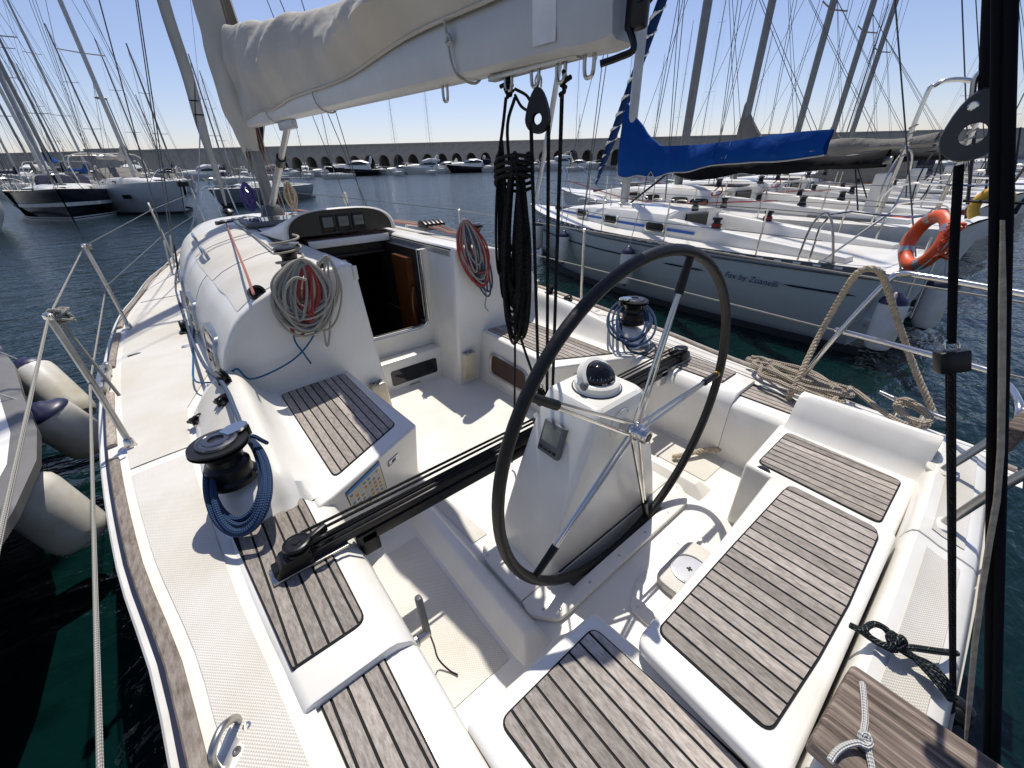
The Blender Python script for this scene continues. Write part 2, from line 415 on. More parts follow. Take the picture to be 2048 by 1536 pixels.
# ================================================================ THE SETTING: water and breakwater
def water_mat():
    m, t, b = new('harbour_water')
    b.inputs['Base Color'].default_value = (0.0010, 0.0105, 0.0100, 1)
    b.inputs['Roughness'].default_value = 0.06; b.inputs['IOR'].default_value = 1.333
    v = mapped(t, (1, 1, 1))
    hs = None
    for s, (sx, sy), w in ((1.0, (1.1, 2.3), 1.0), (1.0, (3.4, 6.4), 0.42), (1.0, (0.22, 0.5), 1.4), (1.0, (11, 17), 0.10)):
        mp = N(t, 'ShaderNodeMapping'); mp.inputs['Rotation'].default_value = (0, 0, R(28+9*sx)); mp.inputs['Scale'].default_value = (sx, sy, 1)
        t.links.new(v, mp.inputs[0])
        nz = N(t, 'ShaderNodeTexNoise', i_Scale=s, i_Detail=3.0, i_Roughness=0.55, i_Distortion=0.5); t.links.new(mp.outputs[0], nz.inputs['Vector'])
        a = N(t, 'ShaderNodeMath', operation='MULTIPLY_ADD'); a.inputs[1].default_value = w; t.links.new(nz.outputs[0], a.inputs[0])
        if hs is None: a.inputs[2].default_value = 0
        else: t.links.new(hs, a.inputs[2])
        hs = a.outputs[0]
    bump(t, b, hs, 0.55, 0.15)
    return m
WATER = water_mat()
wv = []; wf = []
g = [-3000, -400, -60, 60, 400, 3000]
for yy in g: wv += [(xx, yy, 0) for xx in g]
for j in range(5):
    for i in range(5): wf.append((j*6+i, j*6+i+1, j*6+i+7, j*6+i+6))
tag(obj('water', (wv, wf), WATER, smooth=False), kind='structure')

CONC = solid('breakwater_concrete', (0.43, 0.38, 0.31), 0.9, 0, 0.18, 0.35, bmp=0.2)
CONCD = solid('arch_shadow_concrete', (0.14, 0.13, 0.115), 0.95, 0, 0.2, 0.5)  # shade of the arch recesses put into the concrete colour
QUAY = solid('quay_stone', (0.30, 0.28, 0.25), 0.9, 0, 0.2, 0.6)
HD = Vector((math.sin(YAW), math.cos(YAW), 0)); SD = Vector((math.cos(YAW), -math.sin(YAW), 0))
WD, WT = 240.0, 13.2
def wall_s(x):                              # along-wall metre of an image column
    d = _ray(x, 335); h = d.dot(HD); return d.dot(SD)/h*WD
bw = thing('breakwater_wall', 'long grey concrete breakwater wall with a row of dark arches across the harbour', 'wall', HD*WD)
def WP(s, dd, z): return HD*(WD+dd)+SD*s+Vector((0, 0, z))
def wbox(s0, s1, d0, d1, z0, z1):
    b = box(s0, s1, d0, d1, z0, z1); return ([WP(*v) for v in b[0]], b[1])
S0, S1 = wall_s(552), wall_s(1700); NB = int((S1-S0)/7.5); BW = (S1-S0)/NB
obj('plain_wall', wbox(wall_s(-700), S0, 0, 9, -1, WT-0.02), CONC, bw, smooth=False)
obj('plain_wall', wbox(S1, S1+300, 0, 9, -1, WT-0.02), CONC, bw, smooth=False)
obj('parapet', wbox(wall_s(-700), S1+300, -0.25, 1.2, WT-0.012, WT+0.7), CONC, bw, smooth=False)
obj('quay', wbox(wall_s(-700), S1+300, -9, -0.3, -1, 1.25), QUAY, bw, smooth=False)
obj('raised_block', wbox(wall_s(186), wall_s(258), -1.0, -0.02, 2, WT+1.6), CONC, bw, smooth=False)
def bay():
    hw, spring, rise, top, dp = 2.75, 5.2, 3.7, WT-0.02, 8.5
    arc = [(-hw, 1.0), (-hw, spring)]+[(-hw*math.cos(a), spring+rise*math.sin(a)) for a in [math.pi*k/10 for k in range(1, 10)]]+[(hw, spring), (hw, 1.0)]
    v, f = [], []
    n = len(arc)
    top_pts = [(-BW/2, 1.0)]+[(-BW/2, spring)]+[(-BW/2+BW*k/10, top) for k in range(1, 10)]+[(BW/2, spring), (BW/2, 1.0)]
    top_pts[1] = (-BW/2, top*0.6); top_pts[2] = (-BW/2, top); top_pts[10] = (BW/2, top); top_pts[11] = (BW/2, top*0.6)
    for (a, z) in arc: v.append((a, 0, z))
    for (a, z) in top_pts: v.append((a, 0, z))
    for i in range(n-1): f.append((i, i+1, n+i+1, n+i))
    b = len(v)
    for (a, z) in arc: v.append((a, dp, z))
    for i in range(n-1): f.append((i, b+i, b+i+1, i+1))
    return (v, f)
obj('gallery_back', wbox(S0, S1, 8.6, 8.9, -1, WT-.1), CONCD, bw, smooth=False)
bv = bay(); b0 = None
for i in range(NB):
    s = S0+BW*(i+0.5)
    if b0 is None:
        b0 = obj('arch_bay', ([Vector((0, 0, 0))+SD*v[0]+HD*v[1]+Vector((0, 0, v[2])) for v in bv[0]], bv[1]), CONC, bw, local=True, smooth=False)
        b0.location = SD*s
    else:
        o = b0.copy(); C.objects.link(o); o.parent = bw; o.location = SD*s
    fr = []

# ================================================================ THE YACHT WE STAND ON
X0 = 1.115
def mx(p): p = Vector(p); return Vector((2*X0-p.x, p.y, p.z))
def mir(vf): return ([mx(v) for v in vf[0]],)+tuple(vf[1:])
yacht = thing('sailing_yacht', 'white cruising yacht in the foreground with teak seats, black steering wheel and beige boom cover', 'sailing yacht', (X0, 2.0, 0))
HB = [(-.36, 1.315), (0, 1.38), (.4, 1.43), (.75, 1.475), (1, 1.50), (1.5, 1.585), (2.33, 1.665), (3.2, 1.70), (4, 1.695), (4.7, 1.65), (5.3, 1.55), (6, 1.445), (6.8, 1.24), (7.6, 1.09), (8.4, .90), (9.2, .66), (9.9, .40), (10.5, .12), (10.7, .02)]
def half(y):
    n = len(HB)
    for i in range(n-1):
        (a, ha), (b, hb) = HB[i], HB[i+1]
        if y <= b:
            t = max(0, (y-a)/(b-a)); m0 = (hb-HB[i-1][1])/(b-HB[i-1][0]) if i else (hb-ha)/(b-a)
            m1 = (HB[i+2][1]-ha)/(HB[i+2][0]-a) if i+2 < n else (hb-ha)/(b-a); d = b-a
            return (2*t**3-3*t*t+1)*ha+(t**3-2*t*t+t)*m0*d+(3*t*t-2*t**3)*hb+(t**3-t*t)*m1*d
    return .02
def sheer(y): return 0.965+0.016*y+0.0011*y*y
ys = [-.36, -.31, -.2, 0, .25, .5, .75, 1, 1.25, 1.5, 1.9, 2.33, 2.8, 3.2, 3.6, 4, 4.35, 4.7, 5, 5.3, 5.65, 6, 6.4, 6.8, 7.2, 7.6, 8, 8.4, 8.8, 9.2, 9.6, 9.9, 10.2, 10.5, 10.7]
def hullring(y):
    y0 = y; y = max(y, -.31)
    b, s = half(y), sheer(y); k = max(0.0, (y-6)/4.7)
    pr_ = [(.997, 1.0), (1.004, .965), (1.004, .93), (.995, .70), (.965-.1*k, .38), (.90-.25*k, .08), (.80-.35*k, -.05), (.45, -.16)]
    P = [(X0-b*f, y+(.30*(1-h) if y0 < -.3 else 0), s*h if h > 0 else h) for f, h in pr_]
    return [Vector(p) for p in P]+[mx(p) for p in reversed(P)]
hv = loft([hullring(y) for y in ys]); hv[1].append(tuple(range(len(hullring(0)))))
obj('hull', hv, GEL, yacht)
for s in (0, 1):
    r1 = [(X0-half(y)*1.004-.004, y, sheer(y)-.040) for y in ys[2:-1]]; r2 = [(X0-half(y)*1.004-.004, y, sheer(y)-.085) for y in ys[2:-1]]
    q = loft([[Vector(a), Vector(b)] for a, b in zip(r1, r2)])
    obj('cove_stripe', mir(q) if s else q, STRIPE, yacht)
def sideX(y):                               # inner edge of the side deck: coaming foot, then cabin foot
    for (a, xa), (b, xb) in zip(SX, SX[1:]):
        if y <= b: return xa+(xb-xa)*(y-a)/(b-a)
    return SX[-1][1]
SX = [(-.36, -.045), (0, -.065), (.54, -.11), (.8, -.135), (1.07, -.165), (1.34, -.185), (1.9, -.215), (2.4, -.20), (2.9, -.03), (3.2, -.035), (4.1, -.06), (5.5, -.03), (6.3, .02), (7.5, .19), (8.7, .42), (9.3, .62)]
def side_deck():
    rs = []
    for y in [v for v in ys if v < 9.3]:
        xo, xi = X0-half(y)+.01, sideX(y)+.03; z = sheer(y)
        rs.append([Vector((xo+(xi-xo)*k/4, y, z+.02*math.sin(k/4*1.5))) for k in range(5)])
    return loft(rs)
sd = side_deck(); obj('side_deck', sd, GEL, yacht); obj('side_deck', mir(sd), GEL, yacht)
fd = loft([[Vector((X0-half(y)+.01, y, sheer(y))), Vector((X0, y, sheer(y)+.05)), Vector((X0+half(y)-.01, y, sheer(y)))] for y in [8.9, 9.2, 9.6, 9.9, 10.2, 10.5, 10.7]])
obj('foredeck', fd, GEL, yacht)
# non-skid panels with smooth gaps between them
for (ya, yb) in ((-.30, 2.02), (2.08, 4.95), (5.01, 8.7)):
    rs = []
    n = max(4, int((yb-ya)/.10))
    for i in range(n+1):
        y = ya+(yb-ya)*i/n; xo, xi = X0-half(y)+.01, sideX(y)+.03; z = sheer(y)
        a, b = (.072/(xi-xo)), 1-(.05 if y < 2.4 else .075)/(xi-xo)
        e = .0045
        rs.append([Vector((xo+(xi-xo)*k, y, z+.02*math.sin(k*1.5)+e)) for k in [a+(b-a)*j/5 for j in range(6)]])
    q = loft(rs); obj('nonskid_panel', q, NSK, yacht); obj('nonskid_panel', mir(q), NSK, yacht)
# toe rail: flat teak capping in lengths
def rail_seg(ya, yb, w=.052):
    rs = []; n = max(3, int((yb-ya)/.15))
    for i in range(n+1):
        y = ya+(yb-ya)*i/n; x = X0-half(y); z = sheer(y); wi = w
        rs.append([Vector((x+.017, y, z-.02)), Vector((x+.017, y, z+.014)), Vector((x+.022, y, z+.02)), Vector((x+wi-.006, y, z+.02)), Vector((x+wi, y, z+.014)), Vector((x+wi, y, z-.01))])
    return loft(rs, cap=True)
for (ya, yb) in ((-.34, 2.21), (2.34, 2.98), (3.42, 4.14), (4.30, 6.6), (6.68, 9.9)):
    q = rail_seg(ya, yb); obj('toe_rail', q, TEAK2, yacht); obj('toe_rail', mir(q), TEAK2, yacht)
for s in (0, 1):                            # moulded gunwale lip and the dark line inside it
    yy = [v for v in ys if -.32 < v < 10.3]; yy = [yy[0]+(yy[-1]-yy[0])*k/70 for k in range(71)]
    q = loft([[Vector((X0-half(y)-.014, y, sheer(y)-.030)), Vector((X0-half(y)-.014, y, sheer(y)+.002)), Vector((X0-half(y)-.008, y, sheer(y)+.008)), Vector((X0-half(y)+.008, y, sheer(y)+.008))] for y in yy]); obj('gunwale', mir(q) if s else q, GEL2, yacht)
    q = loft([[Vector((X0-half(y)+.006, y, sheer(y)+.0105)), Vector((X0-half(y)+.018, y, sheer(y)+.0105))] for y in yy]); obj('gunwale_line', mir(q) if s else q, STRIPE, yacht)
for s in (0, 1):                            # mooring fairlead set in the gap of the rail
    q = join(obox((X0-half(3.2)+.01, 3.2, sheer(3.2)+.03), (1, 0, 0), (0, 1, 0), (0, 0, 1), .05, .40, .05), obox((X0-half(3.2)+.035, 3.30, sheer(3.2)+.065), (1, 0, 0), (0, 1, 0), (0, 0, 1), .03, .05, .05), obox((X0-half(3.2)+.035, 3.10, sheer(3.2)+.065), (1, 0, 0), (0, 1, 0), (0, 0, 1), .03, .05, .05))
    obj('fairlead', mir(q) if s else q, DULL, yacht, bevel=.008)
    for (px, py) in ((269, 710), (259, 685-34)):
        p = at(px, py, 1.045); q = obox(p, (1, .2, 0), (-.2, 1, 0), (0, 0, 1), .075, .024, .012)
        o = obj('deck_vent', mir(q) if s else q, BLACK, yacht, bevel=.005)
        q2 = obox(p+Vector((0, 0, .004)), (1, .2, 0), (-.2, 1, 0), (0, 0, 1), .05, .008, .012); obj('slot', mir(q2) if s else q2, DULL, o)

# ---- coach roof -------------------------------------------------
BULK = [(0.0, 1.235), (.035, 1.32), (.08, 1.40), (.11, 1.44), (.15, 1.48), (.22, 1.53), (.31, 1.57), (.45, 1.612), (.60, 1.640), (.735, 1.652)]
def roof_profile(y):
    """port half profile x, z from deck foot to the top edge at x = 0.76"""
    k = min(1.0, max(0.0, (y-2.38)/1.0)); foot = -.02 if y < 2.9 else sideX(y)
    zt = 1.0 if y < 4 else 1-0.00*(y-4)
    h = 1.652 if y < 4 else 1.652-.012*(y-4)-.020*max(0, y-6)**2
    zd = sheer(y); out = [(foot-.012, zd)]
    for x, z in BULK:
        xx = foot+.02+x*(1-max(0, foot+.03)/.9) if y > 2.9 else x
        out.append((xx, zd+(z-1.0)*(h-zd)/(.652)))
    return out
rp = [2.38, 2.42, 2.6, 2.9, 3.2, 3.6, 4.1, 4.8, 5.5, 6.3, 7.0, 7.6, 8.2, 8.7, 9.1]
def box_ring(y):
    pr_ = roof_profile(y); R_ = [Vector((x, y, z)) for x, z in pr_]
    ins = .0 if y > 2.40 else .0
    R_ += [Vector((.765, y, 1.645)), Vector((.778, y, 1.62)), Vector((.80, y, 1.25)), Vector((.845, y, .58)), Vector((0.0, y, .58))]
    return R_
q = loft([box_ring(y) for y in (2.38, 2.45, 2.6, 2.9, 3.2, 3.605)], closed=True, cap=True)
obj('coach_roof_side', q, GEL, yacht, bevel=.022, seg=3, ang=50); obj('coach_roof_side', mir(q), GEL, yacht, bevel=.022, seg=3, ang=50)
def roof_ring(y):
    pr_ = [Vector((x, y, z)) for x, z in roof_profile(y)]
    c = Vector((X0, y, pr_[-1].z+.018))
    return pr_+[c]+[mx(p) for p in reversed(pr_)]
obj('coach_roof', loft([roof_ring(y) for y in rp[5:]]), GEL, yacht)
obj('roof_front', (roof_ring(rp[-1]), [tuple(range(len(roof_ring(rp[-1]))))]), GEL, yacht, smooth=False)
# non-skid on the cabin sides near the bulkhead (a moulded panel line)
def roof_strip(ya, yb, i0, i1, e=.0035):
    rs = []
    for k in range(7):
        y = ya+(yb-ya)*k/6; P = roof_profile(y)
        rs.append([Vector((x, y, z+e)) for x, z in P[i0:i1]])
    return loft(rs)
for (ya, yb) in ((2.46, 3.3), (3.34, 4.4), (4.44, 5.6)):
    q = roof_strip(ya, yb, 5, 10); obj('nonskid_panel', q, NSK, yacht); obj('nonskid_panel', mir(q), NSK, yacht)
# cabin-side windows
def surfx(y, z):
    P = roof_profile(y)
    for (xa, za), (xb, zb) in zip(P, P[1:]):
        if z <= zb: return xa+(xb-xa)*(z-za)/max(1e-6, zb-za)
    return P[-1][0]
for s in (0, 1):
    for (ya, yb, za, zb) in ((2.58, 2.98, 1.085, 1.325), (3.52, 3.98, 1.10, 1.32), (4.6, 5.2, 1.11, 1.30)):
        cy, cz = (ya+yb)/2, (za+zb)/2; rp2 = round_poly([(ya, za), (yb, za), (yb+.05, zb), (ya+.05, zb)], .055, 5)
        def ringp(k, e): return [Vector((surfx(cy+(y-cy)*k, cz+(z-cz)*k)-e, cy+(y-cy)*k, cz+(z-cz)*k)) for y, z in rp2]
        fr = loft([ringp(1.0, -.02), ringp(1.0, .018), ringp(.95, .024), ringp(.80, .018), ringp(.78, .006)], closed=True)
        w = obj('window', mir(fr) if s else fr, DULL, yacht)
        pane = (ringp(.80, .019), [tuple(range(len(rp2)))]); obj('pane', mir(pane) if s else pane, GLASS, w, smooth=False)
        if ya < 3:
            q = ([Vector((surfx(y, z)-.0215, y, z)) for y, z in ((ya+.10, za+.05), (ya+.24, za+.05), (ya+.30, zb-.05), (ya+.20, zb-.05))], [(0, 1, 2, 3)])
            obj('curtain', mir(q) if s else q, TAN, w)
# handrails on the roof
for s in (0, 1):
    for ya in (3.9, 5.0):
        P = [roof_profile(ya+d) for d in (0, .22, .45)]
        a, b, c = [Vector((p[6][0], ya+d, p[6][1])) for p, d in zip(P, (0, .22, .45))]
        pts = [a+Vector((0, 0, -.01)), a+Vector((-.01, .05, .05)), b+Vector((-.01, 0, .06)), c+Vector((-.01, -.05, .05)), c+Vector((0, 0, -.01))]
        q = tube(pts, .014, 8); obj('handrail', mir(q) if s else q, STEEL, yacht)

# ---- companionway -----------------------------------------------
YD = 2.76
obj('companionway_sill', join(box(.80, 1.43, YD, YD+.03, .60, 1.03)), GEL, yacht, smooth=False)
obj('companionway_jamb', box(1.375, 1.50, YD-.001, YD+.04, 1.032, 1.60), GEL, yacht, smooth=False)
obj('companionway_jamb', box(.73, .855, YD-.001, YD+.04, 1.032, 1.60), GEL, yacht, smooth=False)
op = round_poly([(.86, 1.035), (1.372, 1.035), (1.372, 1.60), (.86, 1.60)], [.08, .08, .01, .01], 5)
for e, rr, mm in ((-.006, .010, STEEL), (-.004, .005, BLACK)):
    off = .014 if mm is STEEL else -.006
    q = tube([(x+(off if x > X0 else -off), YD+e, z-(off if z < 1.2 else 0)) for x, z in op[2:14]+op[0:2]] if False else [(x, YD+e, z) for x, z in [(1.372+off, 1.60)]+[(1.372+off-.08*(1-math.cos(a)), 1.035-off+.08*(1-math.sin(a))) for a in [0, .4, .8, 1.2, 1.57]]+[(.86-off+.08*(1-math.cos(a)), 1.035-off+.08*(1-math.sin(a))) for a in [1.57, 1.2, .8, .4, 0]]+[(.86-off, 1.60)]], rr, 8, smooth=False)
    obj('companionway_frame' if mm is STEEL else 'frame_seal', q, mm, yacht)
st = prism(round_poly([(.875, 2.635), (1.445, 2.635), (1.445, YD-.004), (.875, YD-.004)], [.03, .03, 0, 0]), .60, .865)
stp = obj('companionway_step', st, GEL, yacht, bevel=.014)
wp = round_poly([(.955, .665), (1.345, .665), (1.345, .79), (.955, .79)], .02, 4)
obj('step_window', ([(x, 2.632, z) for x, z in wp]+[(x, 2.6335, z) for x, z in wp], [tuple(range(len(wp)))]+[(i, (i+1) % len(wp), len(wp)+(i+1) % len(wp), len(wp)+i) for i in range(len(wp))]), GLASS, stp, smooth=False)
obj('speaker_grille', lathe((1.275, 2.6315, .735), (0, -1, 0), [(.038, 0), (.038, .0015), (.028, .0015), (.028, .0008)], 18), BLACK, stp)
obj('finger_notch', box(1.09, 1.18, 2.6335, 2.6355, .622, .640), DULL, stp, smooth=False)
# interior: dark wood lining, taken near black to stand for the cabin shade
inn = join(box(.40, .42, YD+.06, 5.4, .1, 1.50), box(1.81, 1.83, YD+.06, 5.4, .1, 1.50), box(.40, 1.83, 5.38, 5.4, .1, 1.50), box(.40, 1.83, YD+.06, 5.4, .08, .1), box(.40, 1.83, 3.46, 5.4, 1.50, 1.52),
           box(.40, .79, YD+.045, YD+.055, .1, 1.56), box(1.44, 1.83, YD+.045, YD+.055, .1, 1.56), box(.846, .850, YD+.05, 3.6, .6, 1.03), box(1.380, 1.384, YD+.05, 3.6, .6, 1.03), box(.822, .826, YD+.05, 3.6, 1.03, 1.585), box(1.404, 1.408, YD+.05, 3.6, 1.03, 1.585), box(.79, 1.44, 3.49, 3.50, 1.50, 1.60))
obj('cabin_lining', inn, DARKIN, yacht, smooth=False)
obj('wooden_bulkhead', prism(round_poly([(1.352, 2.95), (1.403, 2.95), (1.403, 3.2), (1.352, 3.2)], 0), .12, 1.52), TEAKIN, yacht, smooth=False)
obj('grab_post', tube([(1.365, 2.92, .7), (1.37, 2.92, .9), (1.345, 2.92, 1.15), (1.37, 2.92, 1.3)], .012, 8), TEAKIN, yacht)
obj('chart_table', box(.95, 1.25, 3.7, 4.2, .82, .86), TEAKIN, yacht, smooth=False)
for k in range(3): obj('cabin_step', box(.95, 1.30, YD+.10+.16*k, YD+.28+.16*k, .80-.25*k, .83-.25*k), TEAKIN, yacht, smooth=False)
# sliding hatch, rails and instrument pod
obj('sliding_hatch', prism(round_poly([(.80, 3.40), (1.43, 3.40), (1.43, 4.05), (.80, 4.05)], .03), 1.615, 1.665), SMOKE, yacht, bevel=.006)
obj('hatch_front_rail', box(.795, 1.435, 3.375, 3.398, 1.600, 1.655), GEL, yacht, bevel=.004)
for s in (0, 1):
    q = box(1.445, 1.47, 2.45, 3.5, 1.585, 1.625); obj('hatch_runner', mir(q) if s else q, ALU, yacht, smooth=False)
    q = box(1.452, 1.472, 2.44, 3.45, 1.626, 1.634); obj('runner_slot', mir(q) if s else q, BLACK, yacht, smooth=False)
    q = box(1.448, 1.475, 2.372, 2.379, 1.56, 1.64); obj('runner_stop', mir(q) if s else q, GEL2, yacht, bevel=.004)
def arch(w, h, n=22): return [(X0-.02-w*math.copysign(abs(math.cos(math.pi*k/n))**.62, math.cos(math.pi*k/n)), h*abs(math.sin(math.pi*k/n))**.80) for k in range(n+1)]
YP, ZP = 3.44, 1.672
def aring(w, h, y, z): return [Vector((x, y, z+zz)) for x, zz in arch(w, h)]
podb = loft([aring(.405, .175, YP+.012, ZP+.012), aring(.425, .190, YP, ZP), aring(.44, .200, YP+.012, ZP), aring(.44, .198, YP+.06, ZP-.004), aring(.46, .135, YP+.35, ZP-.01), aring(.47, .02, YP+.85, ZP-.02)])
n0 = len(aring(1, 1, 0, 0)); podb[1].append(tuple(range((5)*n0, 6*n0)))
pod = obj('instrument_pod', podb, GEL, yacht)
pf = aring(.405, .172, YP+.010, ZP+.014); obj('pod_face', (pf, [tuple(range(len(pf)))]), PANEL, pod, smooth=False)
for cx in (.985, 1.105, 1.225):
    cz = ZP+.088
    def ib(w, h, e, d): b = box(cx-w/2, cx+w/2, YP+.010-e, YP+.010-e+d, cz-h/2, cz+h/2); return b
    obj('display', ib(.104, .120, .014, .02), BLACK, pod, bevel=.006)
    w = .078; obj('screen', ib(.074, .070, .0155, .012), LCD, pod, smooth=False) if False else obj('screen', shift(ib(.074, .070, .0155, .012), (0, 0, .012)), LCD, pod, smooth=False)
    obj('digits', shift(join(*[ib(.010, .020, .0165, .003) if False else box(cx+dx-.005, cx+dx+.005, YP-.0066, YP-.0056, cz+.004, cz+.024) for dx in (-.022, -.004, .014)]), (0, 0, 0)), GREYP, pod, smooth=False)

# ---- cockpit sole ----------------------------------------------
ZS = 0.62
sl_ = []
def rect(x0, x1, y0, y1, z): return ([(x0, y0, z), (x1, y0, z), (x1, y1, z), (x0, y1, z)], [(0, 1, 2, 3)])
hx0, hx1, hy0, hy1 = .80, 1.43, .602, .715
obj('cockpit_sole', join(rect(.05, 2.18, -.12, hy0, ZS), rect(.05, 2.18, hy1, 2.80, ZS), rect(.05, hx0, hy0, hy1, ZS), rect(hx1, 2.18, hy0, hy1, ZS),
    rect(hx0, hx1, hy0, hy1, .45), ([(hx0, hy0, ZS), (hx1, hy0, ZS), (hx1, hy0, .45), (hx0, hy0, .45)], [(0, 1, 2, 3)]), ([(hx0, hy1, ZS), (hx1, hy1, ZS), (hx1, hy1, .45), (hx0, hy1, .45)], [(0, 1, 2, 3)]),
    ([(hx0, hy0, ZS), (hx0, hy1, ZS), (hx0, hy1, .45), (hx0, hy0, .45)], [(0, 1, 2, 3)]), ([(hx1, hy0, ZS), (hx1, hy1, ZS), (hx1, hy1, .45), (hx1, hy0, .45)], [(0, 1, 2, 3)])), GEL, yacht, smooth=False)
# foot braces moulded on the sole
for s in (0, 1):
    rs = []
    for y, k in ((1.56, 0), (1.50, 1), (1.0, 1), (.60, 1), (.545, 0)):
        z = ZS+.055*k; rs.append([Vector((.455, y, ZS-.004)), Vector((.47+.045*k, y, z-.002)), Vector((.485+.045*k, y, z)), Vector((.56, y, z)), Vector((.60, y, ZS-.004))])
    q = loft(rs); obj('foot_brace', mir(q) if s else q, GEL, yacht, bevel=.006)
    q = ([(.20, .60, ZS+.004), (.44, .60, ZS+.004), (.44, 1.28, ZS+.004), (.22, 1.28, ZS+.004)], [(0, 1, 2, 3)]); obj('nonskid_panel', mir(q) if s else q, NSK, yacht, smooth=False)
    q = ([(.62, 1.08, ZS+.004), (.70, 1.08, ZS+.004), (.66, 1.52, ZS+.004), (.60, 1.52, ZS+.004)], [(0, 1, 2, 3)]); obj('nonskid_panel', mir(q) if s else q, NSK, yacht, smooth=False)
# ---- teak panels ------------------------------------------------
def teak_panel(poly, z, ang=math.pi/2, rad=.03, pitch=.0402, off=0.0, mirror=False):
    if mirror: poly = [(2*X0-x, y) for x, y in reversed(poly)]; ang = math.pi-ang
    P = round_poly(poly, rad, 5)
    base = obj('teak_panel', prism(P, (lambda p: z(p)-.004) if callable(z) else z-.004, (lambda p: z(p)+.003) if callable(z) else z+.003), CAULK, yacht, smooth=False)
    Q = inset(P, .005)
    for st_ in strips(Q, ang, pitch, .0068, off):
        c = Vector((sum(p[0] for p in st_)/len(st_), sum(p[1] for p in st_)/len(st_)))
        rot = ang-math.pi/2; cs, sn = math.cos(-rot), math.sin(-rot)
        zz = z((c.x, c.y)) if callable(z) else z
        loc = [((p[0]-c.x)*cs-(p[1]-c.y)*sn, (p[0]-c.x)*sn+(p[1]-c.y)*cs) for p in st_]
        o = obj('plank', prism(loc, -.004, .0065+random.uniform(-.0006, .0006)), TEAK, None, local=True, smooth=False)
        o.parent = base; o.location = Vector((c.x, c.y, zz))-origin(base); o.rotation_euler = (0, 0, rot)
    return base
# ---- coaming, seats ---------------------------------------------
def coam_ring(y, top, out_z):
    xo = sideX(y)-.0
    t = top
    P = [(xo-.012, sheer(y)-.01), (xo, sheer(y)+.012), (xo+.02, out_z), (-.10, (out_z+t)/2+.012), (-.02, t-.01), (.02, t), (.045, t-.004), (.068, t-.03), (.10, 1.018+(t-1.018)*.45), (.145, 1.018+(t-1.018)*.12), (.19, 1.017), (.20, 1.0)]
    return [Vector((x, y, z)) for x, z in P]
rings = [coam_ring(y, t, o) for y, t, o in ((1.36, 1.016, 1.008), (1.40, 1.05, 1.02), (1.44, 1.11, 1.05), (1.50, 1.133, 1.075), (1.60, 1.137, 1.08), (1.72, 1.150, 1.07), (1.85, 1.172, 1.06), (2.05, 1.195, 1.055), (2.25, 1.21, 1.055), (2.40, 1.215, 1.05), (2.60, 1.10, 1.045), (2.75, 1.04, 1.02))]
for s in (0, 1):
    q = loft([spline(r, 4) for r in rings]); obj('cockpit_coaming', mir(q) if s else q, GEL, yacht)
    q = loft([[p+Vector((-.002, 0, .004)) for p in spline(coam_ring(y, t, o), 4)[9:17]] for y, t, o in ((1.76, 1.156, 1.067), (1.85, 1.172, 1.06), (2.05, 1.195, 1.055), (2.25, 1.21, 1.055), (2.36, 1.214, 1.052))])
    obj('nonskid_panel', mir(q) if s else q, NSK, yacht)
    # forward bench C with its slanting aft face
    pc = [(.10, 1.30), (.17, 1.325), (.645, 1.555), (.60, 2.40), (.10, 2.40)]
    V = [(x, y, 1.018) for x, y in pc]+[(.10, 1.385, .58), (.18, 1.40, .58), (.635, 1.635, .58), (.66, 2.40, .58), (.10, 2.40, .58)]
    q = (V, [(0, 1, 2, 3, 4), (9, 8, 7, 6, 5)]+[(i, (i+1) % 5, 5+(i+1) % 5, 5+i) for i in range(5)])
    q = (q[0], [f for k, f in enumerate(q[1])]); obj('bench', mir(q) if s else q, GEL, yacht, bevel=.016, seg=3, ang=25)
    teak_panel([(.205, 1.425), (.565, 1.62), (.565, 2.36), (.20, 2.335)], 1.018, math.pi/2, [.04, .025, .03, .03], mirror=bool(s), off=.0)
    # helmsman's coaming D and E
    def dring(y, dz):
        xo = sideX(y); return [Vector((x, y, z)) for x, z in ((xo-.008, sheer(y)-.01), (xo, sheer(y)+.012), (xo+.015, 1.008+dz), (xo+.03, 1.013+dz), (.10, 1.013+dz), (.122, 1.008+dz), (.160, .975+min(0, dz)*.5), (.172, .94), (.186, .58))]
    q = loft([dring(y, 0) for y in (1.42, 1.2, 1.0, .8, .668)], cap=True); obj('side_coaming', mir(q) if s else q, GEL, yacht, bevel=.006, ang=60)
    q = loft([dring(y, -.030) for y in (.667, .5, .3, .1, -.12)], cap=True); obj('side_coaming', mir(q) if s else q, GEL, yacht, bevel=.006, ang=60)
    ang = math.pi/2-.014
    teak_panel([(-.113, .775), (.083, .775), (.078, 1.405), (-.005, 1.455), (-.165, 1.37)], 1.0135, math.pi/2+.02, [.008, .035, .03, .03, .02], mirror=bool(s), off=.004)
    teak_panel([(-.045, .10), (.083, .10), (.083, .735), (-.087, .735)], .9835, math.pi/2+.02, [.02, .035, .035, .02], mirror=bool(s), off=.004)
    # helm seat A (port) and S (starboard), with backrest
    q = prism([(.19, -.10), (.66, -.10), (.615, .405), (.17, .425)], .58, .968); obj('helm_seat', mir(q) if s else q, GEL, yacht, bevel=.018, seg=3)
    teak_panel([(.26, -.055), (.60, -.055), (.575, .372), (.232, .372)], .968, math.pi/2, .03, mirror=bool(s), off=.012)
    rs = [[Vector((x, y, z)) for x, z in ((.245, .955), (.20, .975), (.165, 1.03), (.135, 1.105), (.105, 1.125), (.065, 1.12), (.03, 1.06), (-.02, .97))] for y in (.40, .35, .1, -.03, -.10)]
    if s: q = loft(rs, cap=True); obj('seat_back', mir(q), GEL, yacht, bevel=.004, ang=60)
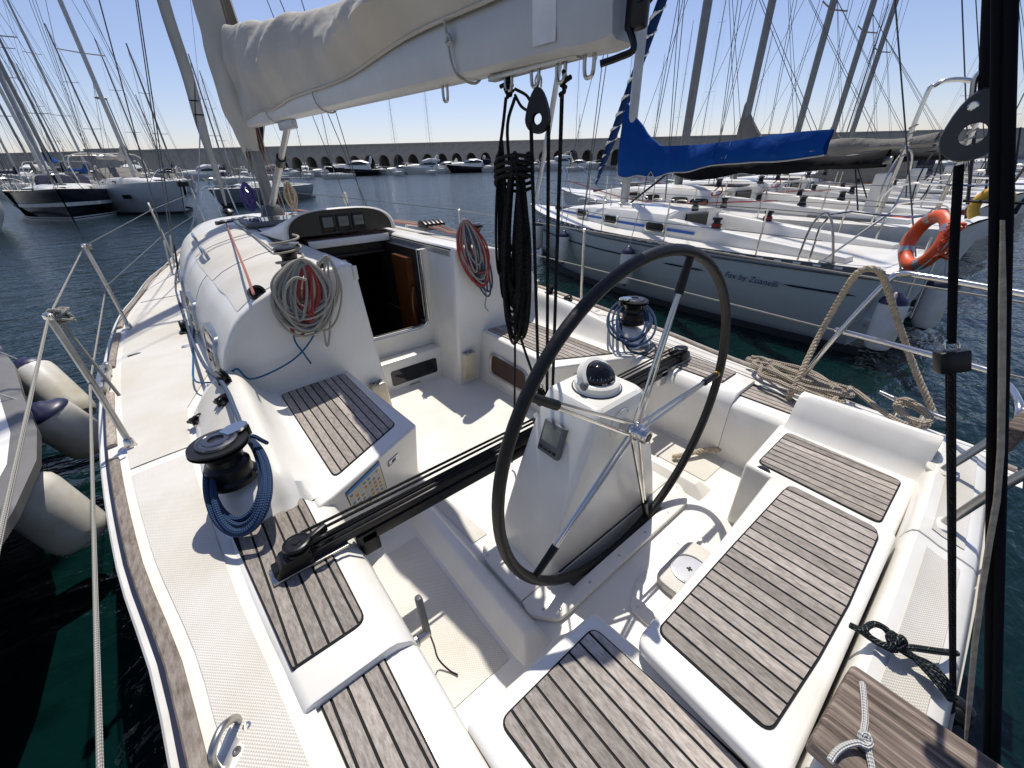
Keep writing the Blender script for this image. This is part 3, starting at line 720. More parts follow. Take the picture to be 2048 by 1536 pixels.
# central helm seat B, a bridge set 4 cm higher
pb = round_poly([(.585, -.10), (1.645-.1, -.10), (1.555, .285), (1.07, .265), (.60, .26)], [.03, .03, .05, 0, .04], 4)
obj('bridge_seat', prism(pb, .985, 1.030), GEL, yacht, bevel=.012, seg=3)
obj('bridge_seat_riser', prism([(.70, -.10), (1.50, -.10), (1.50, .15), (.70, .15)], .60, .985), GEL2, yacht, smooth=False)
teak_panel([(.655, -.045), (.91, -.062), (1.13, -.068), (1.47, -.062), (1.515, -.045), (1.525, .215), (1.47, .222), (1.07, .232), (.66, .238)], 1.030, math.pi/2, [.03, 0, 0, .01, .02, .03, .0, 0, .03], pitch=.0412)
# stern deck: rounded transom coaming with non-skid, hull edge beyond
def stern_ring(x):
    b = abs(x-X0); c = .04*(b/1.3)**2
    return [Vector((x, y+c, z)) for y, z in ((-.108, .60), (-.112, .985), (-.118, 1.015), (-.128, 1.036), (-.142, 1.044), (-.17, 1.035), (-.20, 1.022), (-.255, 1.010), (-.285, 1.000), (-.297, .985), (-.302, .93), (-.305, .10))]
for xa, xb in ((-.10, .66), (.665, 1.585), (1.592, 2.36)):
    obj('transom_coaming', loft([stern_ring(xa+(xb-xa)*k/6) for k in range(7)], cap=True), GEL, yacht, bevel=.006, ang=60)
    ra = [[p+Vector((0, 0, .0035)) for p in stern_ring(xa+.05+(xb-xa-.1)*k/6)[5:8]] for k in range(7)]; obj('nonskid_panel', loft(ra), NSK, yacht)
obj('stern_quarter', prism(round_poly([(2.355, -.30), (2.46, -.27), (2.49, -.02), (2.50, .45), (2.30, .45), (2.28, -.02)], [.02, .05, 0, 0, 0, 0]), .70, .992), GEL, yacht, bevel=.012)

# ================================================================ DECK GEAR (parts of the yacht)
# ---- steering pedestal, wheel, compass --------------------------
plate_z = (ZS+.001, ZS+.028)
PL = [prism(round_poly([(.60, .98), (.66, 1.05), (1.57, 1.05), (1.63, .98), (1.63, .72), (1.432, .718), (.798, .718), (.60, .72)], [.03, .03, .03, .03, 0, 0, 0, 0]), *plate_z),
      prism(round_poly([(.798, .7165), (.60, .7165), (.585, .66), (.66, .572), (1.57, .572), (1.645, .66), (1.63, .7165), (1.432, .7165), (1.432, .632), (.798, .632)], [0, 0, .03, .03, .03, .03, 0, 0, 0, 0]), *plate_z)]
ppl = [obj('pedestal_base_plate', p, GEL, yacht, bevel=.006) for p in PL]
for px, py in ((.62, .97), (.72, 1.03), (.64, .64), (.69, .598), (.86, .60), (1.05, .60), (1.24, .60), (1.42, .60), (1.55, .598), (1.60, .66), (1.60, .96)):
    obj('screw', lathe((px, py, ZS+.028), (0, 0, 1), [(.0065, 0), (.0065, .001), (.004, .0022)], 10), DULL, ppl[0])
def pring(z, x0, x1, y0, y1, r):
    return [Vector((p[0], p[1], z)) for p in round_poly([(x0, y0), (x1, y0), (x1, y1), (x0, y1)], r, 4)]
prs = []
for z, f in ((ZS, 0), (.66, 0.0), (.80, .16), (1.0, .44), (1.2, .76), (1.30, .94), (1.335, .985), (1.347, .97)):
    k = .02 if z > 1.34 else (.006 if z > 1.33 else 0)
    prs.append(pring(z, .735+.235*f+k, 1.495-.235*f-k, .718+.0*f+k, 1.035-.04*f-k, .035 if f > .9 else .03))
ped = obj('steering_pedestal', loft(prs, closed=True, cap=True), GEL, yacht)
obj('flange', lathe((1.11, .7185, 1.245), (0, -1, 0), [(.066, 0), (.066, .005), (.05, .008), (.03, .012)], 24), GEL, ped)
for a in (60, 180, 300): obj('screw', lathe((1.11+.054*math.cos(R(a)), .712, 1.245+.054*math.sin(R(a))), (0, -1, 0), [(.006, 0), (.005, .002)], 8), DULL, ped)
whl = obj('steering_wheel', lathe((1.11, .708, 1.245), (0, -1, 0), [(.026, 0), (.030, .012), (.030, .040), (.026, .042), (.026, .052), (.033, .054), (.033, .075), (.028, .082)], 22), STEEL, yacht)
obj('hub_cap', lathe((1.11, .6255, 1.245), (0, -1, 0), [(.030, 0), (.030, .022), (.026, .030), (.014, .033)], 22), STEEL, whl)
obj('cap_badge', lathe((1.11, .5925, 1.245), (0, -1, 0), [(.017, 0), (.016, .0015)], 18), STRIPE, whl)
WC, WR = Vector((1.11, .655, 1.245)), .645
obj('rim', tube([WC+Vector((math.cos(2*math.pi*k/96), 0, math.sin(2*math.pi*k/96)))*WR for k in range(96)], .0185, 12, smooth=False, closed=True), RUBBER, whl)
for i in range(5):
    a = R(74+72*i); d = Vector((math.cos(a), 0, math.sin(a))); pp = Vector((-d.z, 0, d.x))
    tip = WC+d*(WR-.012)
    for s in (-1, 1):
        obj('spoke', bar(Vector((1.11, .655, 1.245))+d*.02+pp*.021*s, WC+d*(WR-.10)+pp*.0055*s, .0066, 8), STEEL, whl)
    obj('spoke_sleeve', tube([WC+d*(WR-.135), WC+d*(WR-.05), tip], lambda t: .0155-.003*t, 10, smooth=False), RUBBER, whl)
    if i == 4: obj('yellow_tape', tube([WC+d*(WR-.034), WC+d*(WR-.018)], .0145, 10, smooth=False), YELLOW, whl)
# compass
cp = Vector((1.118, .853, 1.347))
comp = obj('compass', lathe(cp, (0, 0, 1), [(.094, 0), (.094, .006), (.088, .010), (.088, .030), (.080, .036), (.070, .040)], 32), GEL, ped)
obj('gasket', lathe(cp+Vector((0, 0, -.001)), (0, 0, 1), [(.099, 0), (.099, .004)], 32), BLACK, ped)
obj('compass_dome', lathe(cp+Vector((0, 0, .034)), (0, -.10, 1), [(.070*math.cos(R(t)), .070*math.sin(R(t))*1.02) for t in range(0, 91, 10)], 28), solid('compass_glass', (0.006, 0.006, 0.007), .05, spec=.4), ped)
hd = []
for k in range(17):
    a = R(-8+196*k/16); e2 = Vector((0, .62, .78)); nn = Vector((0, -.78, .62)); ex = Vector((1, 0, 0))
    hd.append([cp+Vector((0, .004, .036))+nn*o+(ex*math.cos(a)+e2*math.sin(a))*r for r, o in ((.069, .020), (.083, .016), (.084, -.018), (.069, -.022))])
hood = loft(hd, closed=True, cap=True)
obj('compass_hood', hood, GEL, ped)
obj('hood_knob', lathe(cp+Vector((-.080, -.004, .034)), (-1, -.1, 0), [(.017, -.006), (.017, .008), (.012, .012)], 14), GREYP, ped)
tick = []
for k in range(28):
    a = math.pi*2*k/28; e = R(22)
    def dp(el, aa): return cp+Vector((0, 0, .034))+Vector((math.cos(aa)*math.cos(el), math.sin(aa)*math.cos(el), math.sin(el)*1.02))*.0705
    l = .13 if k % 3 == 0 else .07
    tick.append(([dp(e, a-.012), dp(e, a+.012), dp(e+l, a+.012), dp(e+l, a-.012)], [(0, 1, 2, 3)]))
obj('compass_scale', join(*tick), TAPE, ped, smooth=False)
WHT = solid('white_print', (.6, .6, .6), .5)
for s_, az in (('210', -118), ('240', -88)):
    a = R(az); e = R(8); p = cp+Vector((0, 0, .034))+Vector((math.cos(a)*math.cos(e), math.sin(a)*math.cos(e), math.sin(e)*1.02))*.0708
    nrm = (p-cp-Vector((0, 0, .034))).normalized(); xx = Vector((0, 0, 1)).cross(nrm)
    text(s_, .014, WHT, ped, basis(p, xx, nrm.cross(xx)), 'compass_figures')
# autopilot display on the port face of the pedestal
fz = lambda x: 1.335-(.97-x)/.235*.6
fn = Vector((-.69, 0, .235)).normalized()
q0 = Vector((.905, .868, 1.188)); fx = Vector((0, -1, 0)); fy = Vector((.235, 0, .69)).normalized()
q0 = q0+fn*.012
ap = obj('autopilot_display', obox(q0, fx, fy, fn, .112, .135, .026), GREYP, ped, bevel=.008)
obj('lcd_screen', obox(q0+fn*.0135+fy*.016, fx, fy, fn, .084, .066, .002), LCD, ped, smooth=False)
for k in range(4): obj('button', obox(q0+fn*.014-fy*.045+fx*(-.036+.024*k), fx, fy, fn, .017, .012, .006), BLACK, ped, bevel=.002)

# ---- inspection hatch and floor plate ---------------------------
for s in (0,):
    q = prism(round_poly([(.90, .26), (1.40, .26), (1.40, .44), (1.33, .49), (1.02, .49), (.90, .44)], .03), ZS-.002, ZS+.012); pl_ = obj('floor_plate', q, GEL, yacht, bevel=.004)
    for p in ((.93, .42), (1.06, .475), (1.31, .475), (1.38, .42)): obj('screw', lathe((p[0], p[1], ZS+.012), (0, 0, 1), [(.006, 0), (.005, .0015)], 8), DULL, pl_)
    hb = obj('hatch_block', prism(round_poly([(1.06, .24), (1.34, .24), (1.34, .445), (1.06, .445)], .05), ZS+.010, ZS+.055), NSK, yacht, bevel=.01)
    obj('inspection_hatch', lathe((1.19, .365, ZS+.055), (0, 0, 1), [(.072, 0), (.072, .005), (.064, .008), (.063, .005)], 30), SILVER, hb)
    obj('hatch_key', join(obox((1.19, .365, ZS+.060), (1, .3, 0), (-.3, 1, 0), (0, 0, 1), .022, .007, .003)), BLACK, hb, smooth=False)
    obj('hatch_key', obox((1.19, .365, ZS+.0603), (.3, -1, 0), (1, .3, 0), (0, 0, 1), .022, .007, .003), BLACK, hb, smooth=False)
# ---- face of the bench: socket, sticker, pockets, windows --------
def bench_face(x, y):
    """point of the port bench's slanting aft face seen at photo x, y"""
    a, b, c = Vector((.17, 1.325, 1.018)), Vector((.645, 1.555, 1.018)), Vector((.635, 1.635, .58))
    n = (b-a).cross(c-a).normalized(); d = _ray(x, y); o = Vector((0, 0, CAM_Z)); t = (a-o).dot(n)/d.dot(n)
    return o+d*t, (n if n.y < 0 else -n)
c4 = [bench_face(x, y) for x, y in ((691, 986), (756, 923), (767, 959), (706, 1021))]; bn = c4[0][1]; Pq = [p for p, n in c4]
Pq[3] = Pq[0]+(Pq[2]-Pq[1])*1.5; Pq[2] = Pq[1]+(Pq[2]-Pq[1])*1.5
def sq(a0, a1, b0, b1, e): return ([Pq[0].lerp(Pq[1], a).lerp(Pq[3].lerp(Pq[2], a), b)+bn*e for a, b in ((a0, b0), (a1, b0), (a1, b1), (a0, b1))], [(0, 1, 2, 3)])
stk = obj('safety_sticker', sq(-.02, 1.02, -.02, 1.02, .0022), BLACK, yacht, smooth=False)
obj('sticker_sheet', sq(0, 1, 0, 1, .0032), CREAMP, stk, smooth=False)
obj('sticker_heading', sq(0.0, 1, 0, .10, .0040), solid('sticker_blue', (.05, .22, .50), .5), stk, smooth=False)
cols = [solid('pictogram_'+n, c, .5, 0, .05) for n, c in (('orange', (.45, .20, .07)), ('blue', (.10, .20, .42)), ('grey', (.22, .24, .26)), ('pale', (.40, .50, .60)))]
random.seed(3)
for j in range(6):
    for i in range(7):
        a = .05+.13*i; b = .16+.135*j
        obj('pictogram', sq(a, a+.075, b, b+.075, .0040), cols[random.choice((0, 1, 1, 2, 3))], stk, smooth=False)
for s in (0, 1):
    p, n = bench_face(786, 919); tx = Vector((.475, .23, 0)).normalized(); tz = tx.cross(n); 
    q = obox(p+n*.003, tx, tz, n, .072, .034, .006); so_ = obj('socket_plate', mir(q) if s else q, SILVER, yacht, bevel=.004)
    q = obox(p+n*.005, tx, tz, n, .026, .020, .006); obj('socket', mir(q) if s else q, BLACK, so_, bevel=.003)
    for k in (-1, 1):
        q = lathe(p+n*.006+tx*.026*k, n, [(.005, 0), (.004, .0012)], 8); obj('screw', mir(q) if s else q, DULL, so_)
    # winch-handle pocket on the bulkhead
    q = join(box(.70, .80, 2.318, 2.383, .66, .885)); q = ([Vector((v[0]+(.01 if v[2] < .7 else 0), v[1]+(.025 if v[2] < .7 and v[1] < 2.35 else 0), v[2])) for v in q[0]], q[1])
    pk = obj('winch_handle_pocket', mir(q) if s else q, CREAMP, yacht, bevel=.008)
    q = box(.706, .794, 2.322, 2.379, .884, .889); obj('pocket_rim', mir(q) if s else q, DULL, pk, bevel=.003)
    for dx, dy in ((.03, .035), (.07, .035), (.05, .012)):
        q = lathe((.70+dx, 2.322+dy, .889), (0, 0, 1), [(.009, 0), (.008, .001)], 10); obj('hole', mir(q) if s else q, BLACK, pk)
    # opening port in the bench riser
    def bx(y, z, e): t = (1.018-z)/.438; a_, b_ = .645-.045*(y-1.555)/.845, .635+.025*(y-1.635)/.765; return Vector((a_+(b_-a_)*t+e, y, z))
    rp3 = round_poly([(1.78, .72), (2.24, .72), (2.24, .90), (1.78, .90)], .06, 6); cy, cz = 2.01, .81
    def wr(k, e): return [bx(cy+(y-cy)*k if True else y, cz+(z-cz)*(k if k > .95 else k-.05), e) for y, z in rp3]
    fr = loft([wr(1.0, -.02), wr(1.0, .018), wr(.97, .024), wr(.88, .020), wr(.86, .014)], closed=True)
    w = obj('bench_window', mir(fr) if s else fr, SILVER, yacht)
    pane = (wr(.87, .0165), [tuple(range(len(rp3)))]); obj('pane', mir(pane) if s else pane, SMOKE, w)

# ---- winches ----------------------------------------------------
def winch(c, r, h, mirror=False, lines=0):
    c = Vector(c); M = (lambda v: mir(v)) if mirror else (lambda v: v)
    w = obj('winch', M(lathe(c, (0, 0, 1), [(r*1.0, 0), (r*1.0, h*.10), (r*.86, h*.16), (r*.86, h*.40), (r*.66, h*.48), (r*.64, h*.60), (r*.92, h*.78), (r*1.02, h*.80)], 28)), BLACK, yacht)
    obj('jaw_ring', M(lathe(c+Vector((0, 0, h*.80)), (0, 0, 1), [(r*.7, 0), (r*1.05, h*.01), (r*1.14, h*.05), (r*.82, h*.07), (r*.82, h*.09), (r*1.12, h*.11), (r*1.10, h*.15), (r*.7, h*.16)], 28)), BLACK, w)
    obj('top_cap', M(lathe(c+Vector((0, 0, h*.955)), (0, 0, 1), [(r*.80, 0), (r*.78, h*.06), (r*.66, h*.075), (r*.64, h*.06), (r*.52, h*.06), (r*.50, h*.08), (r*.30, h*.085), (r*.28, h*.03)], 28)), solid('winch_cap', (.17, .17, .18), .22, .9) if 'winch_cap' not in bpy.data.materials else bpy.data.materials['winch_cap'], w)
    d = Vector((.80, .42, 0)).normalized(); t = Vector((-d.y, d.x, 0)); z = c.z+h*1.0
    arm = [[c+d*(r*a)+t*(r*b*s)+Vector((0, 0, h*zz)) for s, zz in ((1, 1.005), (1, 1.06), (-1, 1.06), (-1, 1.005))] for a, b in ((.35, .28), (.8, .40), (1.15, .30), (1.34, .12))]
    obj('stripper_arm', M(loft(arm, closed=True, cap=True)), STEEL, w)
    obj('line_guide', M(join(obox(c+d*r*1.22+Vector((0, 0, h*.90)), d, t, (0, 0, 1), r*.22, r*.5, h*.26))), BLACK, w, bevel=.004)
    return w
winch((-.10, 1.525, 1.135), .083, .172); winch((-.10, 1.525, 1.135), .083, .172, True)
winch((.485, 2.56, 1.618), .062, .145); winch((.485, 2.56, 1.618), .062, .145, True)
# ---- deck blocks and cleats on the port coaming -------------------
def cam_cleat(c, d, sc_=1.0, mirror=False):
    c = Vector(c); d = Vector(d).normalized(); t = Vector((-d.y, d.x, 0)); u = Vector((0, 0, 1)); M = mir if mirror else (lambda v: v)
    b = obj('cam_cleat', M(obox(c+u*.008*sc_, d, t, u, .075*sc_, .05*sc_, .016*sc_)), BLACK, yacht, bevel=.004)
    for s in (-1, 1): obj('jaw', M(lathe(c+t*.016*s*sc_+u*.014*sc_, u, [(.015*sc_, 0), (.014*sc_, .018*sc_), (.006*sc_, .022*sc_)], 12)), BLKALU, b)
    P = [c+t*.03*s*sc_+d*.02*sc_+u*h*sc_ for s, h in ((-1, .0), (-1, .03), (-.5, .045), (.5, .045), (1, .03), (1, .0))]
    obj('fairlead_bow', M(tube(P, .005*sc_, 8)), BLKALU, b)
    return b
CR = [(1.36, 1.016, 1.008), (1.44, 1.11, 1.05), (1.50, 1.133, 1.075), (1.60, 1.137, 1.08), (1.72, 1.150, 1.07), (1.85, 1.172, 1.06), (2.05, 1.195, 1.055), (2.25, 1.21, 1.055), (2.40, 1.215, 1.05), (2.60, 1.10, 1.045), (2.75, 1.04, 1.02), (3.2, 1.03, 1.02)]
def coamz(x, y):
    y = min(max(y, 1.37), 3.1)
    for (a, ta, oa), (b, tb, ob) in zip(CR, CR[1:]):
        if y <= b: k = (y-a)/(b-a); t, o = ta+(tb-ta)*k, oa+(ob-oa)*k; break
    P = coam_ring(y, t, o)
    for p, q in zip(P, P[1:]):
        if x <= q.x: return p.z+(q.z-p.z)*(x-p.x)/max(1e-6, q.x-p.x)
    return t
def on_coam(x, y, h=.0):
    z = 1.1
    for _ in range(6): p = at(x, y, z); z = coamz(p.x, p.y)+h
    return at(x, y, z)
for s in (0, 1):
    cam_cleat(on_coam(447, 806, .004), (.45, -1, 0), 1.0, bool(s)); cam_cleat(on_coam(393, 844, .004), (.6, -.8, 0), .9, bool(s)); cam_cleat(on_coam(396, 760, .004), (.6, -.8, 0), .9, bool(s))
    c = on_coam(391, 790, .006); ax = Vector((.2, -.15, 1)).normalized(); M = mir if s else (lambda v: v)
    fb = obj('foot_block', M(lathe(c+Vector((0, 0, .006)), ax, [(.052, 0), (.052, .008), (.044, .012), (.044, .026), (.054, .030), (.054, .038), (.04, .042), (.02, .042), (.02, .036)], 24)), BLKALU, yacht)
    obj('block_base', M(obox(c+Vector((-.02, -.05, .006)), (.35, .94, 0), (-.94, .35, 0), (0, 0, 1), .15, .05, .012)), BLACK, fb, bevel=.006)
    c = on_coam(450, 764, .004); bl = obj('turning_block', M(lathe(c+Vector((0, 0, .035)), (.9, .3, .2), [(.036, -.016), (.036, -.008), (.026, -.004), (.026, .004), (.036, .008), (.036, .016)], 18)), BLACK, yacht)
    obj('block_base', M(obox(c+Vector((0, 0, .004)), (1, 0, 0), (0, 1, 0), (0, 0, 1), .06, .06, .012)), BLACK, bl, bevel=.004)
    # genoa track and car on the side deck
    a, b = at(374, 700, 1.03), at(374, 586, 1.04)
    P = [a+(b-a)*k/6 for k in range(7)]
    d = (b-a).normalized(); t = Vector((-d.y, d.x, 0))
    trk = obj('genoa_track', M(obox((a+b)/2+Vector((0, 0, .006)), d, t, (0, 0, 1), (b-a).length, .034, .018)), BLKALU, yacht, bevel=.004)
    obj('track_end', M(obox(a+Vector((0, 0, .016)), d, t, (0, 0, 1), .04, .046, .034)), SILVER, trk, bevel=.006)
    obj('track_end', M(obox(b+Vector((0, 0, .012)), d, t, (0, 0, 1), .05, .05, .02)), BLACK, trk, bevel=.006)
    cc = a.lerp(b, .20)
    car = obj('genoa_car', M(obox(cc+Vector((0, 0, .028)), d, t, (0, 0, 1), .17, .062, .03)), BLACK, yacht, bevel=.008)
    obj('car_sheave', M(lathe(cc+Vector((0, 0, .07))-t*.018, t, [(.045, 0), (.045, .01), (.032, .013), (.032, .024), (.045, .027), (.045, .036)], 20)), BLACK, car)
    pts = [a.lerp(b, .35)+t*.05, a.lerp(b, .33)+t*.055+Vector((0, 0, .05)), a.lerp(b, .66)+t*.05+Vector((0, 0, .05)), a.lerp(b, .68)+t*.05]
# ---- traveller --------------------------------------------------
YT = 1.085
trv = obj('traveller', join(box(-.085, 2*X0+.085, YT-.022, YT+.022, 1.032, 1.062)), BLKALU, yacht, bevel=.005)
obj('track_rail', box(-.06, 2*X0+.06, YT-.011, YT+.011, 1.062, 1.076), BLACK, trv, bevel=.003)
obj('track_support', box(.16, 2*X0-.16, YT-.030, YT+.030, .985, 1.0315), BLKALU, trv, bevel=.01)
for s in (0, 1):
    M = mir if s else (lambda v: v)
    obj('end_plate', M(box(-.095, .135, YT-.034, YT+.034, 1.0185, 1.031)), DULL, trv, bevel=.003)
    w = ([( -.085, YT-.033, 1.033), (.03, YT-.033, 1.033), (.03, YT-.033, 1.085), (-.055, YT-.033, 1.085), (-.085, YT+.033, 1.033), (.03, YT+.033, 1.033), (.03, YT+.033, 1.085), (-.055, YT+.033, 1.085)], [(0, 1, 2, 3), (7, 6, 5, 4), (0, 4, 5, 1), (1, 5, 6, 2), (2, 6, 7, 3), (3, 7, 4, 0)])
    obj('end_stop', M(w), BLACK, trv, bevel=.008)
    obj('end_sheave', M(lathe((.0, YT, 1.086), (0, .1, 1), [(.042, 0), (.042, .007), (.034, .010), (.034, .018), (.042, .021), (.040, .028), (.034, .030), (.032, .027), (.014, .027), (.012, .031)], 22)), BLKALU, trv)
    obj('cam_jaw', M(obox((.065, YT+.012, 1.098), (1, .4, 0), (-.4, 1, 0), (0, 0, 1), .06, .018, .03)), BLACK, trv, bevel=.005)
    obj('becket', M(tube([(.03, YT-.02, 1.10), (.07, YT-.03, 1.115), (.11, YT-.015, 1.10)], .006, 8)), BLACK, trv)
    b_ = join(prism([(.172, YT-.03), (.235, YT-.03), (.235, YT+.03), (.172, YT+.03)], .93, 1.03)); obj('track_bracket', M(b_), BLACK if not s else SILVER, trv, bevel=.008)
for k, (dy, z) in enumerate(((-.030, 1.083), (.002, 1.088), (.026, 1.094), (.045, 1.100))):
    obj('control_line', bar((.02, YT+dy, z), (1.05, YT+dy*.8, z), .0052, 6), RBLACK, trv); obj('control_line', bar((1.18, YT+dy*.8, z), (2*X0-.02, YT+dy, z), .0052, 6), RBLACK, trv)
obj('traveller_car', box(1.02, 1.21, YT-.035, YT+.035, 1.064, 1.112), BLACK, trv, bevel=.008)
for x in (1.03, 1.20): obj('car_sheave', lathe((x, YT+.0, 1.112), (0, 0, 1), [(.032, 0), (.032, .006), (.024, .008), (.024, .014), (.032, .016), (.030, .022)], 18), GREYP, trv)
# ---- engine lever, padeye ---------------------------------------
lv = obj('engine_lever', lathe((.178, .76, .80), (1, 0, 0), [(.020, 0), (.020, .02), (.014, .024), (.014, .06)], 14), DULL, yacht)
lp = (Vector((.235, .765, .795)), Vector((.242, .80, .92)))
obj('lever_arm', obox((lp[0]+lp[1])/2, (1, 0, 0), (0, 1, -.28), lp[1]-lp[0], .022, .030, .155), GREYP, lv, bevel=.009)
obj('lanyard', tube([(.24, .76, .79), (.245, .755, .72), (.245, .74, .66), (.26, .70, .632), (.275, .67, .630)], .003, 6), BLACK, lv)
pe = Vector((-.262, .705, .988))
a_ = Vector((.6, .8, 0)).normalized(); b_ = Vector((-.8, .6, 0)).normalized()
pad = obj('padeye', prism(round_poly([tuple((pe+a_*u+b_*v)[:2]) for u, v in ((-.075, -.022), (.06, -.032), (.06, .032), (-.075, .022))], .02), .985, .993), DULL, yacht, bevel=.003)
obj('padeye_bow', tube([pe+a_*-.03+b_*.01, pe+a_*-.02+Vector((0, 0, .05))+b_*.012, pe+a_*.02+Vector((0, 0, .062))+b_*.012, pe+a_*.052+Vector((0, 0, .03))+b_*.012, pe+a_*.055+b_*.012], .0085, 10), DULL, pad)
for u, v in ((.0, -.014), (.045, -.012), (-.055, .0)): obj('bolt', lathe(pe+a_*u+b_*v+Vector((0, 0, .005)), (0, 0, 1), [(.010, 0), (.009, .003), (.004, .003), (.004, .001)], 12), STEEL, pad)
obj('snap_shackle', join(lathe(pe+a_*-.115+Vector((0, 0, .02)), a_, [(.016, 0), (.020, .03), (.014, .06)], 12)), STEEL, pad)
# navigation light and name plate on the starboard helm seat
for (x, y) in ((1526, 944),):
    p = atx(x, y, 1.632); q = lathe(p, (-1, 0, .05), [(.030, 0), (.030, .004), (.024, .006), (.022, .001)], 20); n_ = obj('engine_panel_cap', q, GREYP, yacht)
    obj('cap_cover', lathe(p+Vector((-.002, 0, -.004)), (-1, 0, .05), [(.018, 0), (.013, .006)], 16), BLACK, n_)
pp_ = [atx(x, y, 1.624) for x, y in ((1500, 965), (1557, 985))]
o_ = Vector((1.6225, .305, .80)); npl = obj('maker_plate', obox(o_, (0, -1, 0), (0, 0, 1), (-1, 0, 0), .15, .085, .003), CREAMP, yacht, bevel=.001)
for k in (-1, 1): obj('screw', lathe(o_+Vector((-.0015, .066, .03*k)), (-1, 0, 0), [(.006, 0), (.005, .002)], 10), BLACK, npl)
for k in range(4): obj('printed_line', obox(o_+Vector((-.002, -.01+.006*(k % 2), .022-.016*k)), (0, -1, 0), (0, 0, 1), (-1, 0, 0), .07-.012*(k % 3), .003 if k else .009, .0006), GREYP, npl, smooth=False)
# ---- clutches, deck organisers, small hatch -----------------------
cb = Vector((1.745, 3.20, 1.668))
cl = obj('rope_clutch', obox(cb+Vector((0, 0, .014)), (1, 0, 0), (0, 1, 0), (0, 0, 1), .20, .13, .03), GREYP, yacht, bevel=.006)
for k in range(5):
    x = cb.x-.078+.039*k
    obj('clutch_lever', loft([[Vector((x+dx, cb.y+y, cb.z+z)) for dx, z in ((-.015, z0), (-.015, z1), (.015, z1), (.015, z0))] for y, z0, z1 in ((-.075, .03, .050), (-.02, .03, .072), (.03, .03, .078), (.07, .03, .05))], closed=True, cap=True), BLACK, cl, bevel=.004)
for s in (0, 1):
    M = mir if s else (lambda v: v)
    for k in range(3):
        c = at(450+22*k, 448-4*k, 1.60)
        b = obj('deck_organiser', M(obox(c, (1, .15, 0), (-.15, 1, 0), (0, 0, 1), .17, .13, .07)), BLACK, yacht, bevel=.012); obj('sheave', M(lathe(c+Vector((0, 0, .036)), (0, 0, 1), [(.045, 0), (.035, .012)], 14)), SILVER, b)
ht = prism(round_poly([(.62, 4.75), (1.30, 4.75), (1.30, 5.3), (.62, 5.3)], .07), 1.655, 1.695); hh = obj('deck_hatch', ht, GREYP, yacht, bevel=.01); obj('hatch_pane', prism(round_poly([(.68, 4.80), (1.24, 4.80), (1.24, 5.25), (.68, 5.25)], .05), 1.693, 1.699), GLASS, hh, smooth=False)
# halyard cleats on the cabin bulkhead edge
for s in (0, 1):
    c = aty(515, 590, 2.44); M = mir if s else (lambda v: v)
    b = obj('rope_leader', M(lathe(c+Vector((0, 0, .01)), (.2, -1, .3), [(.040, -.02), (.040, .02), (.026, .024), (.026, -.004)], 18)), BLACK, yacht); obj('leader_base', M(obox(c+Vector((0, 0, -.02)), (1, 0, .5), (0, 1, 0), (-.5, 0, 1), .075, .06, .012)), BLACK, b, bevel=.004)
    c = aty(668, 528, 2.47); obj('cleat', M(join(obox((.62, 2.47, 1.655), (.3, 1, 0), (-1, .3, 0), (0, 0, 1), .07, .05, .03))), BLACK, yacht, bevel=.008)
# ---- mast, boom, vang, cover --------------------------------------
YM = 6.12
def oval(c, rx, ry, n=20): return [Vector((c[0]+rx*math.cos(2*math.pi*k/n), c[1]+ry*math.sin(2*math.pi*k/n), c[2])) for k in range(n)]
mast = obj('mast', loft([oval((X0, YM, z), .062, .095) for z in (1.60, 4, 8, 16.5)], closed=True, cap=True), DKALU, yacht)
obj('mast_collar', lathe((X0, YM, 1.60), (0, 0, 1), [(.20, 0), (.20, .02), (.14, .04), (.12, .12), (.085, .16)], 20), GREYP, mast)
for z in (6.2, 10.4):
    for s in (-1, 1): obj('spreader', bar((X0, YM, z), (X0+s*.95, YM-.15, z+.06), .02, 8), ALU, mast)
BY0, BY1 = .90, 5.85
def bz(y): return 2.40+(y-.88)*.0325
def boom_ring(y, k=1.0):
    z = bz(y); P = []
    for x, h in ((-.058, .012), (-.040, 0), (.040, 0), (.058, .012), (.066, .07), (.066, .15), (.045, .20), (-.045, .20), (-.066, .15), (-.066, .07)): P.append(Vector((X0+x*k, y, z+.10+(h-.10)*k)))
    return P
boom = obj('boom', loft([boom_ring(y) for y in (BY0, 2, 3.5, 5, BY1)], closed=True, cap=True), BOOM, yacht)
obj('boom_end_cap', loft([boom_ring(BY0+.12, 1.02), boom_ring(BY0+.02, 1.03), boom_ring(BY0-.02, .99), boom_ring(BY0-.035, .92)], closed=True, cap=True), BOOM, boom)
obj('end_fitting', join(obox((X0-.01, BY0-.075, bz(.88)+.10), (1, 0, 0), (0, 1, 0), (0, 0, 1), .03, .06, .16)), BLKALU, boom, bevel=.010)
obj('end_sheave', lathe((X0-.03, BY0-.09, bz(.88)+.09), (1, 0, 0), [(.020, 0), (.020, .04)], 16), BLACK, boom)
obj('end_hook', tube([(X0-.02, BY0-.06, bz(.88)+.03), (X0-.03, BY0-.09, bz(.88)-.02), (X0-.05, BY0-.06, bz(.88)-.035), (X0-.075, BY0-.02, bz(.88)-.045)], .009, 8), BLACK, boom)
obj('sail_number_tape', loft([[p+(p-Vector((X0, p.y, bz(p.y)+.1))).normalized()*.0012 for p in boom_ring(y)[7:11]+[boom_ring(y)[0]]] for y in (1.075, 1.15)]) if False else loft([[Vector((X0-.0672, y, bz(y)+h)) for h in (.03, .07, .15)] for y in (1.06, 1.16)]), TAPE, boom, smooth=False)
